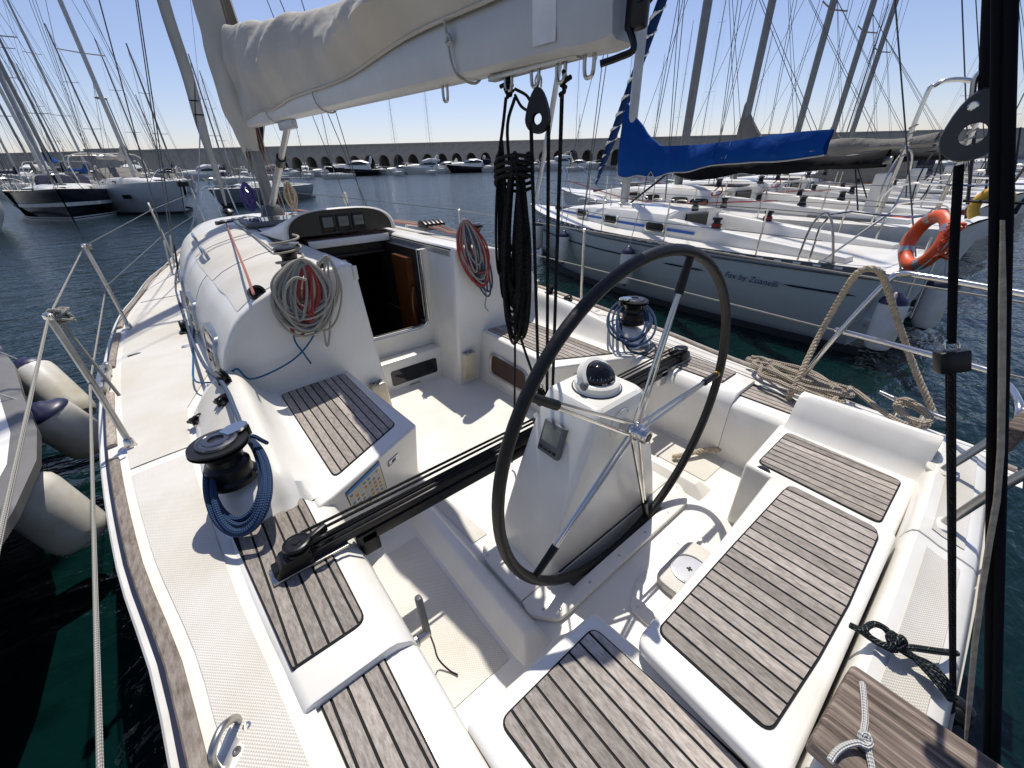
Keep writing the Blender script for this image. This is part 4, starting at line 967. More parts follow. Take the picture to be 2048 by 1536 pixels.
def bail(y, w=.018, l=.055):
    z = bz(y); obj('boom_bail', tube([(X0, y-w, z+.01), (X0, y-w, z-l*.6), (X0, y-w*.6, z-l), (X0, y+w*.6, z-l), (X0, y+w, z-l*.6), (X0, y+w, z+.01)], .006, 8), DULL, boom)
for y in (.985, 1.10, 1.22, 1.36, 1.79): bail(y)
obj('boom_track', box(X0-.018, X0+.018, 1.02, 1.46, bz(1.2)-.014, bz(1.2)+.004), DULL, boom, bevel=.003)
obj('gooseneck', join(obox((X0, 5.93, bz(5.8)+.10), (1, 0, 0), (0, 1, 0), (0, 0, 1), .07, .18, .14)), GREYP, boom, bevel=.02)
vang = obj('boom_vang', tube([(X0, 6.0, 1.78), (X0, 5.0, 2.22)], .036, 12, smooth=False), ALU, yacht)
obj('vang_rod', bar((X0, 5.0, 2.22), (X0, 4.28, 2.53), .027, 12), ALU, vang)
obj('vang_collar', tube([(X0, 5.06, 2.193), (X0, 4.94, 2.247)], .046, 14, smooth=False), BLACK, vang)
obj('vang_bracket', obox((X0, 4.42, bz(4.4)-.035), (1, 0, 0), (0, 1, .03), (0, 0, 1), .05, .45, .07), ALU, vang, bevel=.01)
# sail cover: a stuffed, folded canvas sausage lying on the boom
import mathutils.noise as mn
def cov_ring(y, n=26):
    t = (y-.95)/(5.75-.95); top = bz(y)+.42+.55*max(0, t-.25)**1.3*1.15; w = .135+.055*math.sin(min(1, max(0, t+.12))*math.pi)
    lo = max(2.598-.012*(y-1), bz(y)+.075)+.012*math.sin(y*4.1)+.03*max(0, math.sin(y*1.9+.4))**3; P = []
    for k in range(n):
        a = -.5*math.pi*.0+math.pi*k/(n-1)       # from the port lower edge over the top to starboard
        h = math.sin(a); s = -math.cos(a)
        x = s*w*(1+.55*math.sin(a)**1.2*(1-abs(s)**3)) if abs(s) < .999 else s*.074
        x = s*(.074+(w-.074)*min(1, h*2.4)) if h < .8 else s*w*1.0*(1.0)
        z = lo+(top-lo)*(h**.85)
        p = Vector((X0+x, y, z)); f = min(1, h*3)
        q_ = y*1.35+h*1.1
        d = mn.noise(Vector((x*2+9, y*1.1, z*2.2)))*.075+mn.noise(Vector((q_*2.6, z*1.6, 3.3)))*.038+.030*abs(mn.noise(Vector((q_*3.3, z*2.4+y, 8.1))))-.012
        d += .035*mn.noise(Vector((y*.9+z*1.4, y*2.2-z*2.0, 1.7)))
        P.append(p+Vector((s, 0, h*.5)).normalized()*d*f*(1-.72*h**5))
    return P
cys = [.97+(5.78-.97)*k/110 for k in range(111)]
cov = obj('sail_cover', loft([cov_ring(y) for y in cys]), CANVAS, yacht)
for s in (0, -1): obj('cover_hem', tube([cov_ring(y)[s]+Vector((-.004 if s == 0 else .004, 0, .004)) for y in cys[::4]], .007, 6), CANVAS, cov)
for y in (1.62, 3.3, 4.7):
    obj('cover_tie', tube([cov_ring(y)[0]+Vector((-.01, 0, 0)), Vector((X0-.075, y-.02, bz(y)+.03)), Vector((X0-.03, y-.03, bz(y)-.008)), Vector((X0+.03, y-.03, bz(y)-.008)), Vector((X0+.075, y-.02, bz(y)+.05)), cov_ring(y)[-1]+Vector((.01, 0, 0))], .005, 6), RWHITE, cov)
obj('tie_knot', tube([Vector((X0-.085, 1.60, bz(1.6)+.11))+Vector((.0, .018*math.sin(k*2.1), .016*math.cos(k*2.1))) for k in range(9)], .006, 6), RWHITE, cov)
def col_ring(z, n=26):
    t = (z-2.32)/(3.85-2.32); r = .168+.02*math.sin(t*3.4)-.05*max(0, t-.6)-.075*max(0, .30-t)/.30; P = []
    for k in range(n):
        a = R(-62)+R(304)*k/(n-1); c = Vector((math.sin(a-R(90)+R(0)), 0, 0))
        ang = R(-90)+a+R(0)
        d = Vector((math.cos(R(-28)+R(310)*k/(n-1)), math.sin(R(-28)+R(310)*k/(n-1)), 0))
        p = Vector((X0, YM-.02, z))+Vector((d.x*r*1.05, d.y*r*(2.3 if d.y > 0 else 1.3), 0))
        e = mn.noise(Vector((p.x*6, p.y*6, z*2.6)))*.035+mn.noise(Vector((p.x*14, p.y*14, z*5)))*.012
        P.append(p+d*e+Vector((0, 0, -.42*max(0, .5-t)*max(0, d.y))))
    return P
col = obj('mast_collar_cover', loft([col_ring(2.34+1.50*k/30) for k in range(31)]), CANVAS, cov)
em = [Vector((X0-.150, 6.30+.0, 3.06))+Vector((-.004, .075*math.cos(2*math.pi*k/24), .075*math.sin(2*math.pi*k/24))) for k in range(24)]
# pole-shaped foresail rolled on the forestay
fs0, fs1 = Vector((X0, 10.55, 1.55)), Vector((X0, 6.35, 15.2))
jib = obj('furled_jib', tube([fs0.lerp(fs1, k/60)+Vector((.012*math.sin(k*.9), .012*math.cos(k*.9), 0)) for k in range(61)], lambda t: .018+.075*min(1, t*9)*(1-.55*t), 14, smooth=False), SAILC, yacht)
obj('jib_edge', tube([fs0.lerp(fs1, .02+k/130)+Vector((math.cos(k*.35), math.sin(k*.35), 0))*(.020+.075*min(1, (.02+k/130)*9)*.97) for k in range(60)], .006, 6, smooth=False), NAVYC, jib)
obj('furler_drum', lathe(fs0-Vector((0, .02, .10))*1.0, (0, -.3, 1), [(.10, -.16), (.10, -.14), (.05, -.13), (.05, -.04), (.10, -.03), (.10, 0), (.03, .04)], 18), BLACK, jib)
for zz in (3.25, 3.05):
    t = (zz-fs0.z)/(fs1.z-fs0.z); c = fs0.lerp(fs1, t); obj('jib_lashing', tube([c+Vector((math.cos(a)*.075, math.sin(a)*.075, .01*math.sin(a))) for a in [k*math.pi/5 for k in range(11)]], .012, 6), BLACK, jib)
# standing rigging
for s in (0, 1):
    M = mir if s else (lambda v: v)
    for (y0, top, r) in ((6.0, (X0-.03, YM, 10.4), .0055), (5.6, (X0-.04, YM, 6.2), .005), (6.45, (X0-.04, YM, 6.2), .005)):
        a = Vector((-.10 if y0 == 6.0 else -.06, y0, sheer(y0)+.03)); b = Vector(top); d = (b-a).normalized()
        w = obj('shroud', M(bar(a, b, r, 6)), WIRE, yacht); obj('turnbuckle', M(tube([a, a+d*.09, a+d*.30, a+d*.36], lambda t: .010 if t < .3 else (.014 if t < .8 else .008), 8, smooth=False)), BLACK if y0 < 6 else DULL, w)
        obj('chainplate', M(obox(a-Vector((0, 0, .012)), (1, 0, 0), (0, 1, 0), (0, 0, 1), .05, .09, .014)), STEEL, w, bevel=.004)
# stanchions, lifelines, pushpit
SP = [(2.28, .0), (4.23, .0), (6.75, .0), (9.3, .0)]
tops = []
for s in (0, 1):
    M = mir if s else (lambda v: v); tops = []
    for i, (y, _) in enumerate(SP):
        x = X0-half(y)+.10; b = Vector((x, y, sheer(y)+.01)); tpt = b+Vector((-.02, .05, .62)); tops.append(tpt)
        st_ = obj('stanchion', M(tube([b, b+Vector((-.004, .025, .09)), b+Vector((-.008, .035, .3)), tpt], .0125, 10)), DULL, yacht)
        obj('stanchion_foot', M(lathe(b-Vector((0, 0, .012)), (0, 0, 1), [(.055, 0), (.052, .006), (.022, .016), (.018, .05), (.014, .055)], 18)), STEEL, st_)
        obj('stanchion_cap', M(lathe(tpt, (0, 0, 1), [(.013, -.01), (.017, -.004), (.017, .012), (.008, .018)], 12)), STEEL, st_)
        if i > 1:
            obj('line_roller', M(join(tube([tpt+Vector((0, math.cos(a)*.075, math.sin(a)*.075)) for a in [k*math.pi/8 for k in range(16)]], .010, 6, smooth=False, closed=True), *[bar(tpt, tpt+Vector((0, math.cos(a)*.075, math.sin(a)*.075)), .008, 6) for a in [k*math.pi/2.5 for k in range(5)]])), GEL2, st_)
    aft = Vector((X0-1.40, -.25, 1.62)); bow = Vector((X0-.30, 10.25, 1.95))
    for f, nm in ((1.0, 'lifeline'), (.52, 'lower_lifeline')):
        pts = [Vector((X0-1.40, -.25, 1.0+.60*f))]+[Vector((t.x+.01*(1-f), t.y-.02, sheer(t.y)+.02+.61*f)) for t in tops]+[Vector((bow.x, bow.y, sheer(10.2)+.62*f))]
        for i in range(len(pts)-1):
            obj(nm, M(bar(pts[i], pts[i+1],   .0040 if i else .0045, 6)), WIRE if i > 1 else RGREY, yacht)
    bowr = [(X0-.30, 10.25), (X0-.12, 10.62), (X0, 10.72)]
    obj('pulpit', M(join(tube([Vector((X0-.55, 9.5, sheer(9.5))), Vector((X0-.36, 10.1, sheer(10)+.6)), Vector((X0-.12, 10.6, sheer(10)+.66)), Vector((X0, 10.75, sheer(10)+.66))], .0125, 8), bar((X0-.15, 10.4, sheer(10.4)), (X0-.12, 10.6, sheer(10)+.66), .0125, 8))), STEEL, yacht)
pu = obj('pushpit', tube([(2.45, .50, 1.00), (2.47, .42, 1.30), (2.53, .32, 1.60), (2.545, .285, 1.645), (2.51, .20, 1.655), (2.42, -.09, 1.655), (2.30, -.33, 1.655), (2.1, -.42, 1.655)], .0135, 12, k=8), STEEL, yacht)
obj('lower_rail', tube([(2.50, .43, 1.345), (2.40, -.09, 1.35), (2.33, -.155, 1.348), (2.22, -.195, 1.345), (2.11, -.22, 1.33), (2.06, -.25, 1.25)], .0135, 12, k=8), STEEL, pu)
obj('rail_leg', tube([(2.05, -.135, 1.02), (2.10, -.21, 1.22), (2.16, -.33, 1.62)], .0135, 12), DULL, pu)
obj('rail_leg', tube([(1.71, -.185, 1.02), (1.74, -.27, 1.30), (1.80, -.42, 1.62)], .0135, 12), DULL, pu)
obj('leg_foot', prism(round_poly([(2.01, -.185), (2.12, -.185), (2.12, -.09), (2.01, -.09)], .04), 1.024, 1.042), GEL2, pu, bevel=.006)
obj('leg_foot', lathe((1.705, -.18, 1.022), (0, 0, 1), [(.04, 0), (.036, .01), (.018, .014)], 18), GEL2, pu)
# mooring cleat on the starboard quarter
cc = at(1822, 828, 1.03); cd = (at(1900, 858, 1.03)-at(1756, 798, 1.03)).normalized()
mc = obj('mooring_cleat', tube([cc-cd*.15+Vector((0, 0, .045)), cc-cd*.06+Vector((0, 0, .038)), cc+cd*.06+Vector((0, 0, .038)), cc+cd*.15+Vector((0, 0, .045))], lambda t: .0085+.006*math.sin(t*math.pi), 10), STEEL, yacht)
for k in (-1, 1): obj('cleat_foot', lathe(cc+cd*.045*k-Vector((0, 0, .03)), (0, 0, 1), [(.022, 0), (.014, .02), (.013, .06)], 12), STEEL, mc)

# ================================================================ ROPES AND THINGS LYING ABOUT
def coil_thing(name, label, cat, parts, group=None):
    """parts: list of (part name, tube data, material); one part -> one mesh"""
    vs = parts[0][1][0]; z = min(v[2] for v in vs); c = vs[0]
    if len(parts) == 1:
        o = obj(name, parts[0][1], parts[0][2]); return tag(o, label, cat, group)
    t = thing(name, label, cat, (c[0], c[1], z), 0, group)
    for n_, vf, m in parts: obj(n_, vf, m, t)
    return t
def loops(f, n, seed, k=16, var=.12, top=.0, squash=0):
    """continuous rope path of n hanging loops; f(u, v, i) maps the unit oval to space"""
    rnd = random.Random(seed); pts = []
    for i in range(n):
        a = 1-min(.80, var*rnd.random()*2.6); b = 1-var*rnd.random()*1.5; ox = rnd.uniform(-1, 1)*var*.8; oy = rnd.uniform(-.4, .4)*var; ph = rnd.uniform(-.25, .25); dz = rnd.uniform(-1, 1)
        for j in range(k):
            t = 2*math.pi*j/k+ph
            x, y = math.sin(t)*a, -math.cos(t)
            x *= (1-.45*max(0, -y)**1.5) if squash == 0 else 1
            y = -1+(y+1)*b+oy*(1+y)/2
            pts.append(f(x+ox*(y+1.2)*.5, y, dz))
    return pts
# a, b: halyard tails hung on the two coach-roof winches
def bulk(cx, cy, rx, ry, Y, th=.05, sh=0): return lambda u, v, d: aty(cx+rx*u+sh*(v+1), cy+ry*v, Y-.022-th*(.5+.5*d)*(.55+.45*v))
pA = [('cream_tail', tube(loops(bulk(605, 594, 60, 74, 2.36, .075), 17, 11, var=.22), .0068, 7, 3), RGREY),
      ('cream_tail', tube(loops(bulk(602, 594, 64, 76, 2.355, .09), 11, 21, var=.25), .0070, 7, 3), RCREAM),
      ('red_tail', tube(loops(bulk(610, 598, 50, 76, 2.36, .06), 11, 5, var=.30), .0070, 7, 3), RRED),
      ('inner_tail', tube(loops(bulk(604, 590, 36, 62, 2.35, .08), 10, 61, var=.35), .0070, 7, 3), RGREY), ('inner_red_tail', tube(loops(bulk(615, 596, 28, 64, 2.345, .07), 9, 62, var=.35), .0070, 7, 3), RRED),
      ('loose_tail', tube(loops(bulk(652, 612, 34, 100, 2.365, .02), 5, 8, var=.30), .0060, 7, 3), RCREAM),
      ('wrap', tube([Vector((2*0+.485+.072*math.cos(a), 2.56+.072*math.sin(a), 1.655+.004*k)) for k, a in enumerate([.5*i for i in range(40)])], .0062, 7, 3), RCREAM),
      ('center_loop', tube([aty(x, y, 2.285) for x, y in ((612, 560), (590, 556), (572, 575), (570, 605), (585, 635), (612, 650), (640, 640))], .0075, 8, 5), RCREAM)]
coil_thing('rope_coil', 'thick tangle of red and cream ropes hung on the winch left of the companionway', 'rope', pA)
pB = [('cream_tail', tube(loops(bulk(928, 505, 28, 66, 2.37, .05, 17), 9, 31, var=.3), .0068, 7, 3), RGREY),
      ('red_tail', tube(loops(bulk(930, 508, 30, 68, 2.37, .05, 18), 8, 32, var=.3), .0068, 7, 3), RRED),
      ('blue_tail', tube(loops(bulk(934, 520, 26, 72, 2.37, .04, 20), 7, 33, var=.3), .0066, 7, 3), RNAVY),
      ('loose_end', tube([aty(x, y, 2.34) for x, y in ((962, 560), (972, 590), (970, 612), (976, 622))], .006, 7, 4), RCREAM)]
coil_thing('rope_coil', 'red, blue and cream ropes hung on the winch right of the companionway', 'rope', pB)
# c, d: blue sheets coiled on the two primary winches
def wc1(u, v, d): x, y = 475+66*u, 968+98*v; t = (v+1)/2; return at(x+6*d, y+4*d, 1.225-.185*t+.030*max(0, 1-abs(t-.65)*2)+.018*(d+1)*(.4+t))
cA = coil_thing('rope_coil', 'dark blue rope coiled over the big winch in the left foreground', 'rope',
    [('blue_rope', tube(loops(wc1, 8, 4, var=.10, squash=1), .0098, 9, 4), RBLUE)] +
    [('rope_end', tube([at(x, y, z) for x, y, z in ((490, 880, 1.26), (505, 872, 1.27), (522, 880, 1.25), (534, 886, 1.22))], .0075, 8, 4), RBLUE)])
def wc2(u, v, d): x, y = 1262+46*u, 648+48*v; t = (v+1)/2; return at(x+5*d, y+3*d, 1.25-.20*t+.01*d+.03*max(0, 1-abs(t-.7)*2))
coil_thing('rope_coil', 'blue rope coiled over the winch seen through the steering wheel', 'rope',
    [('blue_rope', tube(loops(wc2, 5, 14, var=.2, squash=1), .0072, 8, 4), RBLUE), ('rope_tail', tube([at(x, y, z) for x, y, z in ((1235, 620, 1.2), (1248, 680, 1.09), (1262, 702, 1.04), (1285, 706, 1.04), (1310, 690, 1.05))], .0072, 8, 5), RBLUE)])
# e: genoa sheet, f: bright blue control line
tag(obj('sheet', tube([Vector((1.05, 9.6, 2.9)), Vector((.40, 6.9, 1.75)), at(352, 548, 1.16), at(371, 640, 1.10), at(404, 722, 1.17), at(446, 768, 1.235), at(470, 820, 1.25), at(488, 868, 1.262)], .0095, 9, 6), RNAVY), 'grey blue sheet running along the side deck to the big left winch', 'rope')
tag(obj('control_line', tube([at(396, 505, 1.10), at(391, 560, 1.09), at(388, 640, 1.07), at(386, 720, 1.075), at(389, 760, 1.09), at(420, 765, 1.11), at(448, 762, 1.13), Vector((.05, 2.33, 1.235)), aty(500, 758, 2.31), aty(548, 742, 2.32), aty(592, 715, 2.34), aty(622, 680, 2.34), aty(645, 632, 2.33), aty(655, 592, 2.30)], .0048, 8, 6), RSKY), 'thin bright blue line leading across the left coaming and up the bulkhead', 'rope')
tag(obj('control_line', tube([aty(x, y, 2.35) for x, y in ((583, 632), (587, 660), (590, 682), (606, 705), (622, 727))], .0046, 8, 5), RSKY), 'short bright blue rope end dangling below the red and cream coil', 'rope')
tag(obj('line_hank', tube([at(400+4*math.sin(k*1.9), 508+k*2.2, 1.10+.01*(k % 3)) for k in range(14)], .006, 7, 4), RSKY), 'small hank of bright blue line by the cabin side', 'rope')
# halyards on the roof
def roofp(x, y): return at(x, y, 1.625)
hal = 'halyards led along the cabin roof'
for k, (lab, pts, m) in enumerate((('faded red halyard running aft over the left cabin roof to its leader', [(452, 446), (470, 490), (490, 540), (507, 588)], RPINK),
      ('dark halyard running aft beside the hatch to the left winch', [(478, 442), (520, 462), (552, 486)], RGREEN), ('grey halyard running aft over the roof to the left winch', [(468, 444), (505, 470), (545, 500)], RGREY))):
    tag(obj('halyard', tube([at(x, y, 1.60 if (k == 0 and i == 3) else (1.655 if i else 1.64)) for i, (x, y) in enumerate(pts)], .0065, 8, 5), m), lab, 'rope', hal)
for k, (lab, m) in enumerate((('red halyard on the right side of the cabin roof, nearest the hatch', RPINK), ('cream halyard on the right side of the cabin roof', RCREAM), ('outer red halyard on the right side of the cabin roof', RPINK), ('outermost grey halyard on the right side of the cabin roof', RGREY))):
    tag(obj('halyard', tube([Vector((1.30+.02*k, 6.0, 1.70)), Vector((1.55+.04*k, 5.2, 1.672-.005*k)), Vector((1.67+.039*k, 3.3, 1.70)), Vector((1.72+.03*k, 2.9, 1.67)), Vector((1.76+.01*k, 2.64, 1.675))], .0065, 8, 5), m), lab, 'rope', hal)
for k, (dx, dy, m, lab) in enumerate(((-.10, -.10, RGREY, 'grey halyard rising up the left face of the mast, nearest us'), (-.07, -.13, RGREY, 'grey halyard rising up the aft face of the mast'), (  .05, -.16, RPINK, 'red and white halyard rising aft of the mast to the boom'), (.09, -.10, RCREAM, 'cream halyard rising up the right face of the mast'))):
    tag(obj('halyard', tube([Vector((X0+dx*2.6, YM+dy*2, 1.66)), Vector((X0+dx, YM+dy, 2.3)), Vector((X0+dx*.8, YM+dy*.8, 9))], .006, 6, 3), m), lab, 'rope', hal)
for (dx, dy, m, lab, sd_) in ((-.22, -.05, solid('violet_rope', (.09, .06, .22), .8, 0, .4, 60), 'violet and white rope hank tied at the foot of the mast', 41), (.20, -.25, RLAID, 'sandy rope hank hung at the right foot of the mast', 42)):
    tag(obj('rope_hank', tube(loops(lambda u, v, d: Vector((X0+dx+.07*u, YM+dy+.05*d, 1.86-.16*v)), 9, sd_, var=.3), .009, 7, 3), m), lab, 'rope')
# g, h: the mainsheet hanging from the boom
ms = thing('mainsheet', 'black mainsheet tackle hanging from the boom with a long coil of black rope', 'mainsheet', (1.13, 1.2, 1.10))
def blk(c, s, n=(-.86, -.5, 0)):
    c = Vector(c); n = Vector(n).normalized(); u = Vector((0, 0, 1)); t = u.cross(n)
    def ring(e, k, z0=0): return [c+n*e+(t*x+u*y)*s*k for x, y in [(math.cos(a)*.5*(1-.28*max(0, math.sin(a))), math.sin(a)*(.5 if math.sin(a) < 0 else 1.02)) for a in [2*math.pi*q/26 for q in range(26)]]]
    def rg(e, k): return [c+n*e+(t*math.cos(2*math.pi*q/26)+u*math.sin(2*math.pi*q/26))*s*k for q in range(26)]
    body = loft([rg(-.022*s*8, .20), ring(-.022*s*8, .96), ring(-.018*s*8, 1.0), ring(-.010*s*8, 1.0), rg(-.010*s*8, .20)], closed=True)
    body2 = loft([rg(.022*s*8, .20), ring(.022*s*8, .96), ring(.018*s*8, 1.0), ring(.010*s*8, 1.0), rg(.010*s*8, .20)], closed=True)
    b = obj('block', body, BLKALU, ms); obj('cheek', body2, BLKALU, b)
    obj('sheave', loft([rg(-.009*s*8, .20), rg(-.009*s*8, .46), rg(0, .40), rg(.009*s*8, .46), rg(.009*s*8, .20)], closed=True), BLACK, b)
    for k in (-1, 1): obj('rivet', lathe(c-n*.022*s*8+t*.12*s*k+u*.80*s, -n, [(.07*s, 0), (.06*s, .02*s), (.03*s, .02*s)], 10), DULL, b)
    obj('shackle', tube([c+u*s*.95+t*.10*s, c+u*s*1.25+t*.12*s, c+u*s*1.42, c+u*s*1.25-t*.12*s, c+u*s*.95-t*.10*s], .035*s, 8), DULL, b)
    return b
b1 = atx(1076, 238, 1.12); blk(b1, .088)
blk(atx(1082, 800, 1.12), .062)
tA, tB, tC = atx(1062, 245, 1.10), atx(1097, 250, 1.14), atx(1124, 190, 1.13)
for a, b in ((tA, atx(1078, 800, 1.10)), (tB, atx(1094, 795, 1.14)), (tC, atx(1105, 790, 1.13))): obj('fall', tube([a, b], .0068, 8, smooth=False), RBLACK, ms)
for dx in (0, 9): obj('fall', tube([atx(1012+dx*2, 195, 1.12), atx(1006+dx, 250, 1.11), atx(995+dx*2.6, 330, 1.12)], .006, 8, 4), RBLACK, ms)
for (x, y, sd_) in ((1017, 172, 1), (1127, 165, 2)):
    c = atx(x, y, 1.12); rnd = random.Random(sd_)
    obj('knot', tube([c+Vector((rnd.uniform(-.012, .012), rnd.uniform(-.014, .014), .030-.005*k)) for k in range(14)], .0065, 7, 4), RBLACK, ms)
    obj('toggle', bar(c+Vector((0, .045*(1 if x < 1100 else -.2), .004)), c+Vector((0, -.03*(1 if x > 1100 else .1), .004+.006)), .0075, 8), RBLACK, ms)
obj('fall', tube([atx(1030, 178, 1.10), atx(1052, 190, 1.10), atx(1062, 205, 1.10)], .005, 8, 4), RBLACK, ms)
obj('fall', tube([atx(1030, 190, 1.13), atx(1042, 212, 1.12), atx(1056, 222, 1.10)], .005, 8, 4), RBLACK, ms)
def mcoil(cx, cy, rx, ry, th): return lambda u, v, d: atx(cx+rx*u*(.75+.25*v), cy+ry*v, 1.12+th*d)
obj('coil', tube(loops(mcoil(1030, 492, 30, 186, .035), 15, 77, k=18, var=.20), .0068, 7, 3), RBLACK, ms)
obj('coil', tube(loops(mcoil(1042, 500, 22, 175, .03), 12, 78, k=18, var=.22), .0066, 7, 3), RBLACK, ms)
obj('coil', tube(loops(mcoil(1003, 460, 16, 180, .02), 3, 79, k=18, var=.4), .0058, 7, 3), RBLACK, ms)
obj('coil', tube(loops(mcoil(1030, 480, 36, 170, .05), 9, 80, k=18, var=.25), .0072, 7, 3), RBLACK, ms)
obj('coil_wrap', tube([atx(1028+38*math.sin(k*.8), 318+k*1.6+14*math.cos(k*.8), 1.12+.05*math.cos(k*.8)) for k in range(34)], .0068, 7, 3), RBLACK, ms)
obj('fall', tube([atx(1027, 560, 1.12), atx(1030, 700, 1.12), atx(1028, 850, 1.13), at(1024, 925, .66)], .0055, 7, 5), RBLACK, ms)
obj('fall', tube([atx(1036, 660, 1.13), atx(1056, 720, 1.12), atx(1075, 770, 1.12), atx(1095, 800, 1.12)], .0062, 7, 5), RBLACK, ms)
obj('fall', tube([atx(1098, 780, 1.13), atx(1100, 820, 1.13), atx(1095, 850, 1.12), Vector((1.13, 1.08, 1.11))], .009, 7, 5), RBLACK, ms)
# j: mooring line heaped on the starboard coaming and belayed on the cleat
pts = []
rnd = random.Random(9)
for i in range(9):
    o = rnd.uniform(-1, 1); h = 1.042+.010*(i % 3)+.012*(i//4)
    A = (1492+rnd.uniform(0, 30)+2*i, 714+rnd.uniform(-6, 22)+2.2*i); B = (1690+rnd.uniform(-30, 20), 800-10*(o+1)+rnd.uniform(-12, 8))
    if i % 2: A, B = B, A
    for t in (0, .2, .4, .6, .8, 1):
        x = A[0]+(B[0]-A[0])*t; y = A[1]+(B[1]-A[1])*t; bow_ = math.sin(t*math.pi)
        pts.append(at(x+rnd.uniform(-3, 3), y-11*bow_*o+rnd.uniform(-2, 2), h+.012*bow_*rnd.random()))
pts += [at(x, y, z) for x, y, z in ((1700, 775, 1.07), (1735, 800, 1.06), (1775, 830, 1.05), (1815, 850, 1.045), (1850, 853, 1.05), (1858, 836, 1.07), (1835, 818, 1.095), (1808, 806, 1.10), (1790, 812, 1.08), (1812, 832, 1.07), (1848, 846, 1.09), (1862, 838, 1.10), (1845, 818, 1.115), (1815, 800, 1.12), (1795, 803, 1.09), (1805, 822, 1.08), (1838, 852, 1.06))]
tag(obj('mooring_line', tube(pts, .0125, 8, 4), RMOOR), 'beige mooring line heaped on the right coaming and belayed on the steel cleat', 'rope')
# k: laid rope led over the pushpit
lr = [(1346, 914, .645), (1375, 908, .655), (1410, 900, .66), (1450, 898, .67), (1490, 890, .70), (1530, 860, .78), (1565, 815, .92), (1590, 770, 1.08), (1640, 668, 1.31), (1690, 580, 1.55), (1716, 545, 1.655), (1740, 537, 1.68), (1760, 545, 1.665), (1772, 570, 1.60), (1800, 655, 1.39), (1830, 740, 1.20), (1868, 828, 1.03)]
tag(obj('laid_rope', laid([at(*p) for p in lr], .0150, .062, 6, 5), RLAID), 'three strand sandy rope draped over the stern rail and trailing into the cockpit', 'rope')
# l: knotted dark rope on the transom
kn = [(1700, 1250, 1.07), (1722, 1262, 1.075), (1745, 1278, 1.06), (1790, 1300, 1.055), (1775, 1262, 1.085), (1748, 1248, 1.09), (1730, 1262, 1.085), (1755, 1285, 1.07), (1782, 1290, 1.085), (1788, 1268, 1.10), (1778, 1275, 1.095), (1790, 1295, 1.08), (1808, 1285, 1.09), (1800, 1275, 1.10), (1792, 1292, 1.08), (1830, 1296, 1.055), (1880, 1303, 1.05), (1912, 1306, 1.02)]
kt = thing('knotted_rope', 'dark green and black flecked rope knotted across the white transom', 'rope', at(1790, 1290, 1.02))
obj('knot', tube([at(*p) for p in kn], .0078, 8, 5), RGREEN, kt)
for k in range(3): obj('rope_part', tube([at(1770+6*k, 1292-3*k, 1.07), at(1810+4*k, 1300+5*k, 1.06), at(1850+6*k, 1338-4*k, 1.055), at(1885+5*k, 1378-6*k, 1.04), at(1900+4*k, 1398, 1.01)], .0072, 8, 5), RGREEN, kt)
# m: backstay tackle on the right
bt = thing('backstay_tackle', 'black backstay tackle with two blocks rising from the transom at the right', 'tackle', (1.10, -.31, .94))
def bs(y): t = (1420-y)/1090.0; return atx(1905+ (0 if y > 330 else (330-y)*.2), y, 1.10)
obj('block', obox(atx(1908, 1420, 1.10), (.2, -.3, 1), (1, 0, 0), (0, 1, .3), .070, .034, .05), BLACK, bt, bevel=.014)
obj('block_strap', lathe(atx(1912, 1425, 1.10), (.6, -.5, .6), [(.030, -.012), (.034, 0), (.030, .012)], 16), BLKALU, bt)
for k in range(4):
    dx = -.0115+.0077*k
    obj('fall', tube([atx(1906, 1405, 1.10)+Vector((dx*.5, 0, 0)), atx(1904, 738, 1.10)+Vector((dx, .004*(k % 2), 0))], .0054, 8, smooth=False), RBLACK, bt)
o_ = atx(1903, 722, 1.10); dd = (bs(500)-bs(1000)).normalized()
fb_ = obj('fiddle_block', obox(o_, (.55, -.83, .3), dd.cross(Vector((.55, -.83, .3))), dd, .046, .030, .044), BLACK, bt, bevel=.004)
obj('shackle', tube([o_+dd*.020+Vector((.006, -.009, 0)), o_+dd*.036+Vector((.006, -.009, 0)), o_+dd*.042, o_+dd*.036-Vector((.006, -.009, 0)), o_+dd*.020-Vector((.006, -.009, 0))], .0022, 8), STEEL, fb_)
obj('strop', tube([o_+dd*.036, atx(1908, 500, 1.10), atx(1918, 330, 1.10)], .0068, 10, 4), BLACKC, bt)
c = atx(1946, 268, 1.12); n = (Vector((0, 0, CAM_Z))-c); n.z = 0; n.normalize(); u = (atx(1965, 190, 1.12)-atx(1930, 330, 1.12)).normalized(); t = u.cross(n).normalized()
def rg2(e, k): return [c+n*e+(t*math.cos(2*math.pi*q/24)+u*math.sin(2*math.pi*q/24))*k for q in range(24)]
def rt2(e, k): return [c+n*e+(t*math.cos(a)*.040*(1-.25*max(0, math.sin(a)))+u*math.sin(a)*(.042 if math.sin(a) < 0 else .066))*k for a in [2*math.pi*q/24 for q in range(24)]]
DGREY = solid('dark_grey_block', (.035, .035, .037), .4)
ub = obj('upper_block', loft([rg2(.014, .017), rt2(.014, .96), rt2(.010, 1), rt2(-.010, 1), rt2(-.014, .96), rg2(-.014, .017)], closed=True), DGREY, bt)
obj('sheave', loft([rg2(.006, .018), rg2(.006, .034), rg2(-.006, .034), rg2(-.006, .018)], closed=True), BLACK, ub)
obj('rivet', lathe(c+u*.042+t*-.008+n*.014, n, [(.007, 0), (.005, .002)], 12), STEEL, ub)
obj('shackle', tube([c+u*.060+t*.012, c+u*.085+t*.013, c+u*.096, c+u*.085-t*.013, c+u*.060-t*.012], .0042, 8), DULL, ub)
